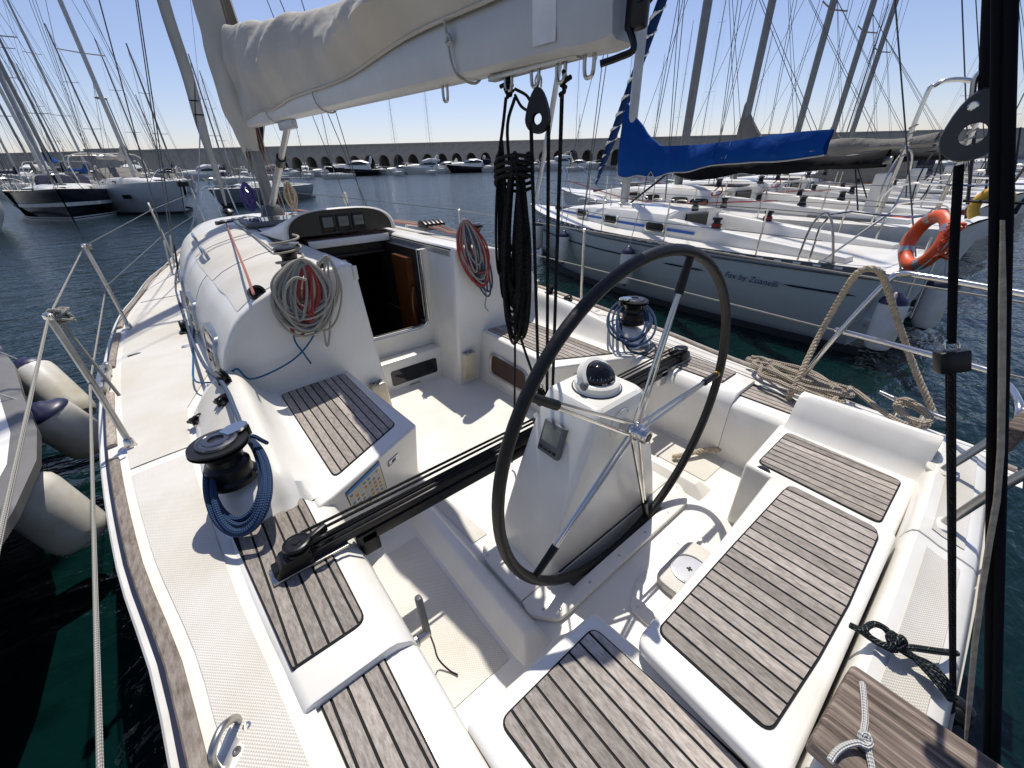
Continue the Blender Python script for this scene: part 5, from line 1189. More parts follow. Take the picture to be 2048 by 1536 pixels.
obj('strop', tube([c+u*.088, c+u*.088+Vector((0, .03, .085)), c+u*.088+Vector((0, .55, 1.6)), c+u*.088+Vector((0, 2.2, 6.4))], .0105, 10, 4), BLACKC, bt)
sp_ = thing('backstay_strap', 'pair of broad black straps with a beige webbing strip at the right edge', 'strap', (1.0, -.37, .95))
for k, xo in enumerate((0, 26)):
    a, b = atx(1974+xo*.6, 1536, 1.0), atx(1998+xo*1.1, -260, 1.0)
    obj('black_strap', tube([a+(a-b)*.12, a.lerp(b, .5), b+(b-a)*4], lambda t: (.0062, .0078)[k], 10, smooth=False), BLACKC, sp_)
pts = [atx(x, y, .985) for x, y in ((2003, 440), (2003, 600), (2002, 760), (2000, 900), (1992, 1000), (1978, 1080), (1962, 1180), (1948, 1290), (1938, 1400), (1930, 1480))]
vv = []
for i, p in enumerate(pts):
    w = Vector((.5, -.85, 0))*(.0042 if 0 < i < 9 else .002); vv.append([p-w, p+w, p+w+Vector((-.002, -.002, 0)), p-w+Vector((-.002, -.002, 0))])
obj('beige_webbing', loft(vv, closed=True, cap=True), RLAID, sp_)
# o: passerelle plank and its lashing
pz = 1.115
pk = round_poly([(.640, -1.9), (.890, -1.9), (.888, -.108), (.655, -.094)], [.0, .0, .012, .012])
tag(obj('gangway_plank', prism(pk, pz-.042, pz), PLANK, bevel=.007), 'weathered grey wooden gangway plank resting on the transom at bottom right', 'plank')
def pk_(x, y, h=.006): return at(x, y, pz+h)
tag(obj('plank_lashing', tube([pk_(1724, 1366, -.012), pk_(1725, 1372, .008), pk_(1728, 1400, .010), pk_(1730, 1440, .010), pk_(1727, 1465, .014), pk_(1735, 1470, .022), pk_(1738, 1482, .020), pk_(1722, 1476, .022), pk_(1727, 1466, .028), pk_(1740, 1484, .018), pk_(1732, 1492, .02), pk_(1715, 1486, .018), pk_(1690, 1492, .014), pk_(1672, 1505, .012), pk_(1660, 1522, .010)], .0055, 8, 5), RWHITE), 'white and blue flecked cord tied through the hole in the wooden plank', 'rope')
tag(obj('plank_lashing', tube([pk_(1733, 1480, .016), pk_(1738, 1505, .012), pk_(1745, 1540, .008), pk_(1752, 1580, .006)], .0055, 8, 5), RWHITE), 'loose lower end of the white cord lying on the wooden plank', 'rope')
# q: board lashed to the stern rail
o_ = at(2026, 868, 1.46); d_ = (at(2100, 800, 1.52)-o_).normalized()
tag(obj('wooden_board', obox(o_+d_*.10, d_, Vector((0, 0, 1)).cross(d_), (0, 0, 1), .26, .035, .075), PLANK, bevel=.006), 'grey wooden board lashed to the stern rail at the right edge', 'board')
tag(obj('board_lashing', tube([o_+d_*.02+Vector((.022*math.cos(k*.9), .0, .05*math.sin(k*.9)))+d_*.004*k for k in range(22)], .006, 7, 3), RLAID), 'sandy cord lashing the wooden board to the stern rail', 'rope')
# p: cord knots on the two nearest left stanchions
for i, (lab, n) in enumerate((('white cord bunched at the top of the nearest left stanchion', 46), ('short white cord tied at the top of the second left stanchion', 18))):
    b = Vector((X0-half(SP[i][0])+.10, SP[i][0], sheer(SP[i][0])+.63))+Vector((-.02, .05, 0)); rnd = random.Random(i+50); s_ = .032 if i == 0 else .016
    pts = [b+Vector((.02+rnd.uniform(-s_, s_), .04*(i == 0)+rnd.uniform(-s_, s_), -.01+rnd.uniform(-s_, s_))) for k in range(n)]
    if i == 0: pts += [b+Vector((.02+.01*k, .03-.012*k, -.05-.065*k)) for k in range(6)]
    tag(obj('cord_knot', tube(pts, .0065, 7, 3), RGREY), lab, 'rope')

# ================================================================ NEIGHBOUR ON THE LEFT AND ITS FENDERS
lb = thing('moored_boat', 'grey and white boat cut off by the left edge with fenders along its side', 'boat', (-2.45, 1.5, 0))
LE = [(.9, -1.75), (1.2, -1.45), (1.5, -1.20), (1.8, -1.06), (2.05, -.98), (2.35, -.935), (2.8, -.92), (3.2, -.97), (3.9, -1.13), (4.6, -1.27), (5.25, -1.45), (6.2, -1.72), (7.2, -2.05), (8.2, -2.42)]
def lring(y, xe):
    c = -2.45; b = max(.03, xe-c) if xe > c else .03; P = []
    for f, z in ((1.0, .86), (.995, .80), (.90, .62), (.74, .35), (.60, .05), (.5, -.1)): P.append(Vector((c+b*f, y, z)))
    return P+[Vector((2*c-p.x, p.y, p.z)) for p in reversed(P)]
obj('hull', loft([lring(y, x) for y, x in LE]), solid('shaded_hull_grey', (.11, .11, .11), .4, 0, .1, 3), lb)  # dark grey puts the shadow on the hull side into its colour
obj('rubbing_strake', loft([[Vector((x+.0, y, .80)), Vector((x+.03, y, .81)), Vector((x+.03, y, .855)), Vector((x-.02, y, .875)), Vector((x-.07, y, .875))] for y, x in LE]), solid('grey_strake', (.13, .125, .12), .5), lb)
q_ = lring(*LE[0]); obj('transom', (q_, [tuple(range(len(q_)))]), GEL, lb, smooth=False)
obj('deck', loft([[Vector((x-.065, y, .876)), Vector((-2.45, y, .95)), Vector((-4.9-x+.065, y, .876))] for y, x in LE]), GEL, lb)
obj('red_line', loft([[Vector((x-.10-.10*min(1, (x+2.45)/1.6)+.06, y, .66)), Vector((x-.11-.10*min(1, (x+2.45)/1.6)+.06, y, .64))] for y, x in LE]), REDS, lb)
def fender(top, bot, r, label, group, cat='fender', blue=True):
    top, bot = Vector(top), Vector(bot); d = (bot-top); L = d.length; d.normalize()
    f = thing('fender', label, cat, top, 0, group)
    obj('body', lathe(top, d, [(r*.48, L*.06), (r*.80, L*.09), (r*.95, L*.14), (r, L*.22), (r*1.0, L*.5), (r, L*.80), (r*.95, L*.89), (r*.78, L*.95), (r*.40, L*.98)], 28), FENDER, f)
    eb = FENDB if blue else FENDER
    obj('top_end', lathe(top, d, [(r*.16, -L*.02), (r*.34, L*.0), (r*.52, L*.05), (r*.84, L*.085), (r*.97, L*.135), (r*1.008, L*.17)] if blue else [(r*.16, -L*.02), (r*.30, 0), (r*.42, L*.085)], 24), eb, f)
    obj('bottom_end', lathe(top+d*L*.965, d, [(r*.40, 0), (r*.34, L*.04), (r*.15, L*.06)], 18), eb, f)
    return f
for lab, tp, bt_ in (('far dirty fender of the three on the left boat, partly behind its neighbour', at(42, 722, .80), at(168, 838, .34)), ('middle scuffed white fender on the left boat', at(66, 812, .80), at(200, 898, .36)), ('nearest white fender on the left boat, hanging low over dark water', at(18, 962, .74), at(182, 1082, .26))):
    fd_ = fender(tp, bt_, .138, lab, 'fenders on the left boat', blue='nearest' not in lab)
    obj('lanyard', tube([tp, tp+Vector((-.10, .02, .12)), tp+Vector((-.22, .03, .20))], .006, 6, 4), RWHITE, fd_)
tag(obj('guard_wire', bar((-1.05, -1.0, 1.25), (-1.75, 6.5, 1.42), .004, 6), WIRE), 'thin guard wire along the side of the left boat', 'wire')

# ================================================================ OTHER BOATS IN THE HARBOUR
def ringhull(L, B, free, bowfree, stern=.72, flare=.80, rake=.07, k=13):
    """hull rings in boat space: y 0 stern .. L bow"""
    rings = []; prof = []
    for i in range(k):
        t = i/(k-1); b = B/2*(stern+(1-stern)*math.sin(min(1, t/.45)*math.pi/2)) if t < .45 else B/2*max(.012, (1-((t-.45)/.55)**2.1))
        s = free+(bowfree-free)*t**1.8+.04*(1-t)**3; P = []
        fl = flare-.25*max(0, t-.6)/.4
        for h, f in ((1, 1), (.93, 1.0), (.66, .985), (.36, .5+.5*fl+.02), (.10, fl), (.0, fl*.96), (-.18, fl*.6)):
            y = L*t-(1-h)*rake*L*max(0, t-.72)/.28+(1-h)*.05*L*(1 if i == 0 else 0)*.5
            P.append(Vector((-b*f, y, s*h if h >= 0 else h)))
        rings.append(P+[Vector((-p.x, p.y, p.z)) for p in reversed(P)]); prof.append((t, b, s))
    return rings, prof
def side_line(prof, L, z0f, z1f, off=.006, rake=.07):
    """strip following the topsides between two height fractions, port side"""
    out = []
    for t, b, s in prof:
        row = []
        for h in (z0f, z1f):
            row.append(Vector((-b*(1.0 if h > .6 else .97)-off, L*t-(1-h)*rake*L*max(0, t-.72)/.28, s*h)))
        out.append(row)
    return loft(out)
def mirx(vf): return ([Vector((-v[0], v[1], v[2])) for v in vf[0]],)+tuple(vf[1:])
def cabin_loft(sections):
    """sections: (y, halfwidth, z base, z top)"""
    rs = []
    for y, w, z0, z1 in sections:
        h = z1-z0; P = [Vector((-w, y, z0)), Vector((-w*.96, y, z0+h*.55)), Vector((-w*.86, y, z0+h*.88)), Vector((-w*.62, y, z1)), Vector((0, y, z1+.03*h))]
        rs.append(P+[Vector((-p.x, p.y, p.z)) for p in reversed(P[:-1])])
    return loft(rs, cap=True)
def sailboat(label, loc, heading, L, B, free=1.0, bowfree=1.3, hull=None, deck=None, mast=None, mh=14, mr=.075, mm=None, boom=None, cover=None, bh=1.1, stripes=(), lvl=1, jib=None, hood=None, group=None, cat='sailing boat', spreaders=2, windows=GLASS, cabin_h=.42, antif=ANTIF, peak=.85):
    """heading: unit vector (x, y) of the bow; loc: stern centre on the water"""
    rz = math.atan2(-heading[0], heading[1])
    t = thing('sailing_boat', label, cat, loc, rz, group); t['_local'] = 1
    def part(n, vf, m, par=None, **k): return obj(n, vf, m, par or t, local=True, **k)
    rings, prof = ringhull(L, B, free, bowfree)
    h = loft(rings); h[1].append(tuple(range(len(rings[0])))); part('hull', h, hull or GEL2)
    dk = []
    for tt, b, s in prof: dk.append([Vector((-b+.01, L*tt, s+.004)), Vector((-b*.5, L*tt, s+.03)), Vector((0, L*tt, s+.045)), Vector((b*.5, L*tt, s+.03)), Vector((b-.01, L*tt, s+.004))])
    part('deck', loft(dk), deck or GEL)
    for nm, a, b_, m in stripes:
        q = side_line(prof, L, a, b_); part(nm, q, m); part(nm, mirx(q), m)
    fz = lambda y: free+(bowfree-free)*(y/L)**1.8
    my = mast if mast else L*.58
    ch = cabin_h
    part('cabin', cabin_loft([(L*.38, B*.30, fz(L*.38)-.05, fz(L*.38)+ch), (L*.5, B*.31, fz(L*.5)-.05, fz(L*.5)+ch), (L*.62, B*.25, fz(L*.62)-.05, fz(L*.62)+ch*.85), (L*.74, B*.17, fz(L*.74)-.05, fz(L*.74)+ch*.5), (L*.82, B*.10, fz(L*.82)-.05, fz(L*.82)+.06)]), deck or GEL)
    # cockpit coamings
    for s in (-1, 1):
        part('coaming', loft([[Vector((s*(B*.30), y, fz(y)-.02)), Vector((s*(B*.295), y, fz(y)+hh)), Vector((s*B*.22, y, fz(y)+hh)), Vector((s*B*.20, y, fz(y)-.02))] for y, hh in ((L*.06, .12), (L*.2, .20), (L*.378, .30))], closed=True, cap=True), deck or GEL, bevel=.02)
    part('cockpit_well', box(-B*.19, B*.19, L*.05, L*.376, fz(0)+.03, fz(0)+.055), GEL2, smooth=False)
    part('companionway', box(-.30, .30, L*.376, L*.3795, fz(L*.38)+.03, fz(L*.38)+ch-.06), GLASS, smooth=False)
    if windows:
        for s in (-1, 1):
            for yy in ((.42, .47, .55, .62) if lvl > 1 else (.45, .56)):
                y0 = L*yy; w = B*(.305 if yy < .52 else .285 if yy < .6 else .25)
                w0 = cabin_side = None
                q = loft([[Vector((s*(w+.012), y0+dy, fz(y0)+ch*zz)) for dy, zz in round_poly([(-.22, .22), (.22, .20), (.20, .50), (-.20, .54)], .12, 3)], [Vector((s*(w-.04), y0+dy, fz(y0)+ch*zz)) for dy, zz in round_poly([(-.22, .22), (.22, .20), (.20, .50), (-.20, .54)], .12, 3)]], closed=True, cap=True)
                part('window', q, windows, smooth=False)
    mz = fz(my)+ch*.85
    ms_ = part('mast', loft([oval((0, my, z), mr*.8*k_, mr*1.2*k_, 12) for z, k_ in ((mz-.1, 1), (mz+mh*.6, 1), (mz+mh, .7))], closed=True, cap=True), mm or ALU)
    for q in range(spreaders):
        z = mz+mh*(.36+.30*q)
        for s in (-1, 1): part('spreader', bar((0, my, z), (s*B*(.24-.05*q), my-.1, z+.05), max(.018, mr*.25), 6), mm or ALU, ms_)
        for s in (-1, 1):
            a = Vector((s*B*.44, my-.1, fz(my))); b = Vector((s*B*(.24-.05*q), my-.1, z+.05)); part('shroud', bar(a, b, max(.006, mr*.09), 5), WIRE, ms_); part('shroud', bar(b, (0, my, mz+mh*.97 if q == spreaders-1 else z+mh*.28), max(.006, mr*.09), 5), WIRE, ms_)
    part('forestay', bar((0, L-.15, bowfree+.1), (0, my, mz+mh*.95), max(.006, mr*.1), 5), WIRE, ms_)
    part('backstay', bar((0, .1, free+.1), (0, my, mz+mh), max(.006, mr*.1), 5), WIRE, ms_)
    if jib: part('furled_jib', tube([(0, L-.25+(my-L+.25)*k_/8*.93, bowfree+.25+(mz+mh*.93-bowfree-.25)*k_/8) for k_ in range(9)], lambda u: .03+mr*.75*min(1, u*8)*(1-.6*u), 10, smooth=False), jib)
    if boom:
        zb = mz+bh; y1 = my-boom
        bo = part('boom', tube([(0, my-.1, zb), (0, y1, zb+.12)], .062, 10, smooth=False), mm or ALU)
        if cover:
            rs = []
            for k_ in range(25):
                u = k_/24; y = my+.12-(boom+.05)*u; sag = .06*math.sin(u*21)*(.4+.6*u); z0 = zb+.12*u-.11+.5*sag*0; hgt = .26+peak*max(0, 1-u*4.5)**1.4+.05*math.sin(u*13)
                w = .14+.05*math.sin(u*9)**2; fold = .022*math.sin(u*60)
                drop = .16*abs(math.sin(u*math.pi*2.5))*(1-u)
                rs.append([Vector((x, y, z)) for x, z in ((-w*.6, z0-drop), (-w-fold, z0+hgt*.25), (-w*.9+fold, z0+hgt*.55), (-w*.35, z0+hgt*.95), (0, z0+hgt), (w*.35, z0+hgt*.95), (w*.9-fold, z0+hgt*.55), (w+fold, z0+hgt*.25), (w*.6, z0-drop))])
            part('sail_cover', loft(rs), cover)
    if hood: part('spray_hood', cabin_loft([(L*.30, B*.27, fz(0)+.3, fz(0)+ch+.62), (L*.36, B*.28, fz(0)+.3, fz(0)+ch+.66), (L*.43, B*.26, fz(0)+.3, fz(0)+ch+.1)]), hood)
    r_ = .014 if lvl > 1 else .02
    part('pulpit', join(tube([(-B*.2, L*.88, fz(L*.88)), (-B*.13, L*.95, fz(L)+.6), (0, L+.03, fz(L)+.64), (B*.13, L*.95, fz(L)+.6), (B*.2, L*.88, fz(L*.88))], r_, 6), bar((-.08, L*.96, fz(L)), (-.05, L*.985, fz(L)+.62), r_, 6), bar((.08, L*.96, fz(L)), (.05, L*.985, fz(L)+.62), r_, 6)), STEEL)
    part('pushpit', tube([(-B*.34, L*.10, free), (-B*.35, L*.09, free+.6), (-B*.33, .05, free+.62), (B*.33, .05, free+.62), (B*.35, L*.09, free+.6), (B*.34, L*.10, free)], r_, 6, k=3), STEEL)
    for yy in (.66, .80):
        y0 = L*yy; z0 = fz(y0)+(ch*.75 if yy < .7 else .10); part('deck_hatch', box(-.26, .26, y0-.26, y0+.26, z0-.04, z0+.05), GREYP if yy < .7 else GLASS, bevel=.02)
    if lvl == 1 and L > 11.9 and hood:
        zz = free+1.9; part('bimini_frame', tube([(-B*.36, L*.10, free), (-B*.36, L*.12, zz-.2), (-B*.2, L*.12, zz), (B*.2, L*.12, zz), (B*.36, L*.12, zz-.2), (B*.36, L*.10, free)], .022, 6, k=4), STEEL)
        part('wheel', tube([(.5*math.cos(q*math.pi/10), L*.14, free+.6+.5*math.sin(q*math.pi/10)) for q in range(20)], .022, 6, smooth=False, closed=True), BLACK)
        for s in (-1, 1):
            part('side_fender', lathe((s*B*.505, L*.45, fz(L*.45)-.1), (s*.1, 0, -1), [(.05, 0), (.15, .08), (.16, .4), (.15, .62), (.05, .72)], 10), (FENDER, FENDB)[int(L*10+s) % 2])
            part('lazy_jack', bar((0, my-.1, mz+mh*.3), (s*.15, my-(boom or 3)*.6, mz+bh+.3), .012, 5), WIRE)
    for s in (-1, 1):
        pts = []
        for tt in (.2, .36, .52, .68, .82):
            i = min(len(prof)-1, int(tt*12)); b = prof[i][1]*.95; y = L*prof[i][0]; z = prof[i][2]; pts.append(Vector((s*b, y, z+.6)))
            part('stanchion', bar((s*b, y, z), (s*b, y, z+.6), r_*.9, 6), STEEL)
        pts = [Vector((s*B*.35, L*.09, free+.6))]+pts+[Vector((s*B*.13, L*.95, fz(L)+.6))]
        for f in (0, .3):
            part('guard_wire', tube([p-Vector((0, 0, f)) for p in pts], .005 if lvl > 1 else .008, 5, smooth=False), WIRE)
    return t, prof, part, fz, mz
def motorboat(label, loc, heading, L, B, hull, fly=False, dark=GLASS, top=None, group='motor yachts along the breakwater', arch_=True):
    rz = math.atan2(-heading[0], heading[1]); t = thing('motor_yacht', label, 'motor yacht', loc, rz, group)
    def part(n, vf, m, par=None, **k): return obj(n, vf, m, par or t, local=True, **k)
    f = L*.10; rings, prof = ringhull(L, B, f, f*1.75, stern=.9, flare=.82, rake=.13)
    h = loft(rings); h[1].append(tuple(range(len(rings[0])))); part('hull', h, hull)
    part('deck', loft([[Vector((-b+.01, L*tt, s+.01)), Vector((0, L*tt, s+.12)), Vector((b-.01, L*tt, s+.01))] for tt, b, s in prof]), GEL)
    part('foredeck_trunk', cabin_loft([(L*.5, B*.36, f, f*2.0), (L*.68, B*.30, f, f*2.05), (L*.86, B*.10, f, f*1.9)]), GEL)
    part('superstructure', cabin_loft([(L*.16, B*.40, f*.9, f*2.2), (L*.30, B*.41, f*.9, f*2.65), (L*.46, B*.38, f*.9, f*2.6), (L*.62, B*.33, f*.9, f*1.9)]), GEL)
    for s in (-1, 1):
        part('window', loft([[Vector((s*B*w, L*y, f*z0)), Vector((s*B*(w-.025), L*y, f*z1))] for y, w, z0, z1 in ((.22, .412, 1.85, 2.2), (.34, .412, 1.85, 2.40), (.48, .385, 1.85, 2.28), (.575, .352, 1.85, 1.95))]), dark)
    part('windscreen', loft([[Vector((-B*.27, L*.475, f*2.52)), Vector((0, L*.485, f*2.62)), Vector((B*.27, L*.475, f*2.52))], [Vector((-B*.29, L*.60, f*2.02)), Vector((0, L*.615, f*2.06)), Vector((B*.29, L*.60, f*2.02))]]), dark)
    if fly:
        part('flybridge', cabin_loft([(L*.10, B*.36, f*2.55, f*3.0), (L*.34, B*.36, f*2.5, f*3.2), (L*.50, B*.28, f*2.5, f*2.75)]), GEL)
    if arch_:
        z = f*(3.1 if fly else 2.5)
        part('radar_arch', join(loft([[Vector((-B*.36, L*y, z-f*.5)), Vector((-B*.30, L*(y-.03), z+f*.55)), Vector((B*.30, L*(y-.03), z+f*.55)), Vector((B*.36, L*y, z-f*.5))] for y in (.14, .18)])), GEL)
        for s in (-1, 1): part('radome', lathe((s*B*.12, L*.13, z+f*.55), (0, 0, 1), [(.1, 0), (.30, .12), (.30, .35), (.18, .5)], 12), GEL)
    if top: part('canopy', cabin_loft([(L*.02, B*.38, f*1.4, f*2.5), (L*.18, B*.40, f*1.4, f*2.7)]), top)
    part('rail', tube([(-B*.40, L*.5, f*1.9), (-B*.30, L*.75, f*2.2), (0, L*.99, f*2.5), (B*.30, L*.75, f*2.2), (B*.40, L*.5, f*1.9)], .04, 5), STEEL)
    return t
# ---- neighbour on the right ---------------------------------------
HF = Vector((1.15, 8.4, 0)).normalized()
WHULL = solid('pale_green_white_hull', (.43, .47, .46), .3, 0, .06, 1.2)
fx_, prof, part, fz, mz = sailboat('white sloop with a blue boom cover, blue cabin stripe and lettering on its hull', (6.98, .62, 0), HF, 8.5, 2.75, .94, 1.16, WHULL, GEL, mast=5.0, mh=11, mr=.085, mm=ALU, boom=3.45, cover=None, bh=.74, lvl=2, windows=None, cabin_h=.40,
    stripes=(('boot_stripe', .10, .0, ANTIF),))
L_, B_ = 8.5, 2.75
def hb(y): 
    t = y/L_; i = min(11, int(t*12)); u = t*12-i; return prof[i][1]*(1-u)+prof[i+1][1]*u, prof[i][2]*(1-u)+prof[i+1][2]*u
for s in (-1, 1):
    rs = []
    for k in range(40):
        y = .05+8.25*k/39; b, z = hb(y); rs.append([Vector((s*b, y, z-.03)), Vector((s*(b+.012), y, z-.025)), Vector((s*(b+.012), y, z+.035)), Vector((s*(b-.012), y, z+.035)), Vector((s*(b-.012), y, z))])
    tr = part('toe_rail', loft(rs), GREYP)
    sl0 = None
    for k in range(36):
        y = .25+.215*k; b, z = hb(y); b2, z2 = hb(y+.1); d = Vector((s*(b2-b), .1, z2-z)).normalized()
        part('slot', obox((s*(b+.012), y, z+.008), d, (-d.y, d.x, 0), (0, 0, 1), .085, .004, .026), TAPE, tr, smooth=False)
    rs = [[Vector((s*(hb(y)[0]+.02), y, hb(y)[1]-.045)), Vector((s*(hb(y)[0]+.03), y, hb(y)[1]-.06)), Vector((s*(hb(y)[0]+.02), y, hb(y)[1]-.075))] for y in [8.2*k/30 for k in range(31)]]
    part('rubbing_strake', loft(rs), GREYP)
    for ya, yb in ((.20, .98), (2.02, 2.75), (2.95, 7.6)):
        rs = []
        for k in range(24):
            y = ya+(yb-ya)*k/23; tp = min(1, k/3, (23-k)/3); b, z = hb(y); rs.append([Vector((s*(b+.012), y, z*.715+.012*tp)), Vector((s*(b+.010), y, z*.715-.012*tp-.001))])
        part('cove_line', loft(rs), STRIPE)
    # blue band and windows on the cabin side
    for (ya, yb) in ((2.62, 3.2), (3.62, 4.38), (4.72, 6.9)):
        rs = []
        for k in range(8):
            y = ya+(yb-ya)*k/7; f = (y-L_*.38)/(L_*.44); w = B_*(.302 if y < 4.25 else .302-.055*(y-4.25)/1.0 if y < 5.27 else .246-.08*(y-5.27)/1.0)
            zc = fz(y)+.40*(.36 if y < 5 else .34-.08*(y-5)); rs.append([Vector((s*(w+.008), y, zc-.022)), Vector((s*(w+.006), y, zc+.022))])
        part('cabin_band', loft(rs), BLUES)
    for y0, w in ((3.42, .304), (4.55, .288), (5.6, .226)):
        rp_ = round_poly([(-.20, -.07), (.20, -.07), (.20, .07), (-.20, .07)], .07, 4); zc = fz(y0)+.155
        tw = B_*(.302 if y0 < 4.25 else .287 if y0 < 5 else .228)
        dx = 0 if y0 < 4.2 else (-.15 if y0 < 5.2 else -.21)
        q = loft([[Vector((s*(tw+e+dx*dy), y0+dy*k_, zc+dz*k_)) for dy, dz in rp_] for e, k_ in ((-.03, 1.12), (.016, 1.12), (.018, .98), (.010, .95))], closed=True)
        w_ = part('window', q, STEEL); part('pane', ([Vector((s*(tw+.011+dx*dy), y0+dy, zc+dz)) for dy, dz in rp_], [tuple(range(len(rp_)))]), GLASS, w_)
    for ya in (3.9, 4.9):
        for k in range(3): part('handrail', tube([(s*B_*.22, ya+.30*k, fz(ya)+.39), (s*B_*.22, ya+.30*k+.03, fz(ya)+.45), (s*B_*.22, ya+.30*k+.24, fz(ya)+.45), (s*B_*.22, ya+.30*k+.27, fz(ya)+.39)], .011, 6), DULL)
    for (yy, ww, sc_) in ((2.35, .36, 1.0), (3.0, .20, .8)):
        z0 = fz(yy)+(.24 if ww > .3 else .42)
        wn = part('winch', lathe((s*B_*ww*.72, yy, z0), (0, 0, 1), [(.07*sc_, 0), (.07*sc_, .02), (.055*sc_, .05), (.05*sc_, .11), (.075*sc_, .14), (.07*sc_, .16), (.03*sc_, .165)], 16), BLACK)
        part('rope_turns', lathe((s*B_*ww*.72, yy, z0+.03), (0, 0, 1), [(.06*sc_, 0), (.078*sc_, .012), (.065*sc_, .022), (.078*sc_, .034), (.06*sc_, .045)], 16), RRED if ww > .3 else RCREAM, wn)
    part('mooring_cleat', lathe((s*1.02, .62, fz(0)+.03), (0, 0, 1), [(.08, 0), (.085, .05), (.06, .06)], 16), GREYP)
txtz = .69; yb_ = 1.62
bL, zL = hb(yb_); bL2, _ = hb(yb_-.62); bL, zL = hb(yb_+.1)
dirx = Vector((-(bL2-bL), -.72, -.02)).normalized()
text('Fax by Zuanelli', .115, INK, fx_, basis(Vector((-((bL+bL2)/2*.995+.03), yb_-.25, txtz)), dirx, Vector((-.05, 0, 1))), 'hull_lettering', .0015, .25)
# the blue cover, built to its own outline
rs = []
for k in range(49):
    u = k/48; y = 5.18-3.72*u; zb = mz+.74+.20*u
    top = zb+.24+.80*max(0, 1-u*3.9)**1.25-.10*u+.02*math.sin(u*9); dr = .14+.14*abs(math.sin(u*math.pi*1.35+.4))*(1-u)**.7+.03*math.sin(u*31)*(1-u)
    if .225 < u < .245: dr -= .10
    w = .125-.05*u+.012*math.sin(u*40)+.02*math.sin(u*17); bot = zb-dr; hh = top-bot
    rs.append([Vector((x, y+.015*math.sin(z*20), z)) for x, z in ((-w*.55, bot), (-w-.012*math.sin(u*70), bot+hh*.25), (-w*.92+.012*math.sin(u*47), bot+hh*.5), (-w*.6, bot+hh*.8), (-.02, top), (.02, top), (w*.6, bot+hh*.8), (w*.92, bot+hh*.5), (w, bot+hh*.25), (w*.55, bot))])
cvr = part('sail_cover', loft(rs), BLUEC)
part('cover_hem', tube([r[0]+Vector((-.004, 0, -.004)) for r in rs], .010, 6, smooth=False), RWHITE, cvr)
for u in (11, 27, 30): part('cover_tie', bar(rs[u][1]+Vector((-.012, 0, 0)), rs[u][4]+Vector((-.004, 0, .006)), .006, 6), BLUEC if u < 28 else RWHITE, cvr)
jb = Vector((0, 8.2, 1.35)), Vector((0, 5.05, mz+10.4))
part('furled_jib', tube([jb[0].lerp(jb[1], k/40) for k in range(41)], lambda u: .02+.05*min(1, u*8)*(1-.6*u), 10, smooth=False), GEL2)
part('vang', bar((0, 4.85, mz+.02), (0, 3.95, mz+.60), .02, 8), BLACK)
part('transom_steps', join(box(-.55, .55, -.03, .30, .25, .32)), GEL, bevel=.01)
part('transom_step_tread', box(-.45, .45, -.02, .24, .322, .328), GREYP, smooth=False)
for k, x in enumerate((-.25, .25)): part('ladder_rail', bar((x, -.06, .25), (x, -.02, 1.3), .014, 8), STEEL)
part('pushpit_brace', join(bar((-.98, .75, fz(0)), (-.55, .35, fz(0)+.62), .014, 8)), DULL)
part('pushpit_brace', tube([(-1.02, .95, fz(0)), (-1.05, .90, fz(0)+.45), (-1.05, .80, fz(0)+.62), (-1.02, .70, fz(0)+.50), (-1.0, .55, fz(0)+.05)], .014, 8), DULL)
M_F = Matrix.Translation(Vector((6.98, .62, 0))) @ Matrix.Rotation(math.atan2(-HF.x, HF.y), 4, 'Z')
def FW(x, y, z): return M_F @ Vector((x, y, z))
for (xx, yy, zt, lab) in ((-.95, -.12, .80, 'white fender with navy top hanging at the near corner of the neighbouring stern'), (.35, -.16, .80, 'white fender with navy top hanging at the far corner of the neighbouring stern')):
    f_ = fender(FW(xx, yy, zt), FW(xx, yy-.03, zt-.68), .135, lab, 'fenders on the boat to the right')
    obj('lanyard', tube([FW(xx, yy, zt), FW(xx, yy+.1, zt+.35)], .006, 6, smooth=False), RWHITE, f_)
for (y, lab) in ((5.25, 'white fender with navy ends on the neighbouring hull, nearest its mast'), (3.35, 'long white fender on the neighbouring hull seen through the top of the wheel'), (6.7, 'white fender with navy ends near the bow of the neighbouring hull')):
    b, z = hb(y); f_ = fender(FW(-b-.13, y, z-.10), FW(-b-.14, y, z-.75), .115, lab, 'fenders on the boat to the right')
    obj('lanyard', tube([FW(-b-.13, y, z-.10), FW(-b*.97, y, z+.55)], .006, 6, smooth=False), RWHITE, f_)
# lifebuoy and horseshoe on the sterns at right
lc = far(1852, 482, 5.9); nn = (Vector((0, 0, CAM_Z))-lc).normalized(); sd9 = (-nn).cross(Vector((0, 0, 1))).normalized(); nn = (nn*.50-sd9*.86+Vector((0, 0, .10))).normalized()
uu = Vector((0, 0, 1)); uu = (uu-nn*uu.dot(nn)).normalized(); vv2 = nn.cross(uu)
uu = (Vector((0, 0, 1))+sd9*.42); uu = (uu-nn*uu.dot(nn)).normalized(); vv2 = nn.cross(uu)
lbu = thing('lifebuoy', 'orange lifebuoy with grey reflective bands hung on the neighbouring stern rail', 'lifebuoy', lc)
LBR, LBr = .235, .062
def tor(R_, r, a0=0, a1=2*math.pi, n=40, rn=12): return tube([lc+(uu*math.cos(a0+(a1-a0)*k/n)+vv2*math.sin(a0+(a1-a0)*k/n))*R_ for k in range(n+(a1-a0 < 6.2))], r, rn, smooth=False, closed=(a1-a0 > 6.2))
obj('ring', tor(LBR, LBr), ORANGE, lbu)
for a in (0.6, 2.2, 3.8, 5.4): obj('reflective_band', tor(LBR, LBr*1.02, a, a+.28, 6), SILVER, lbu)
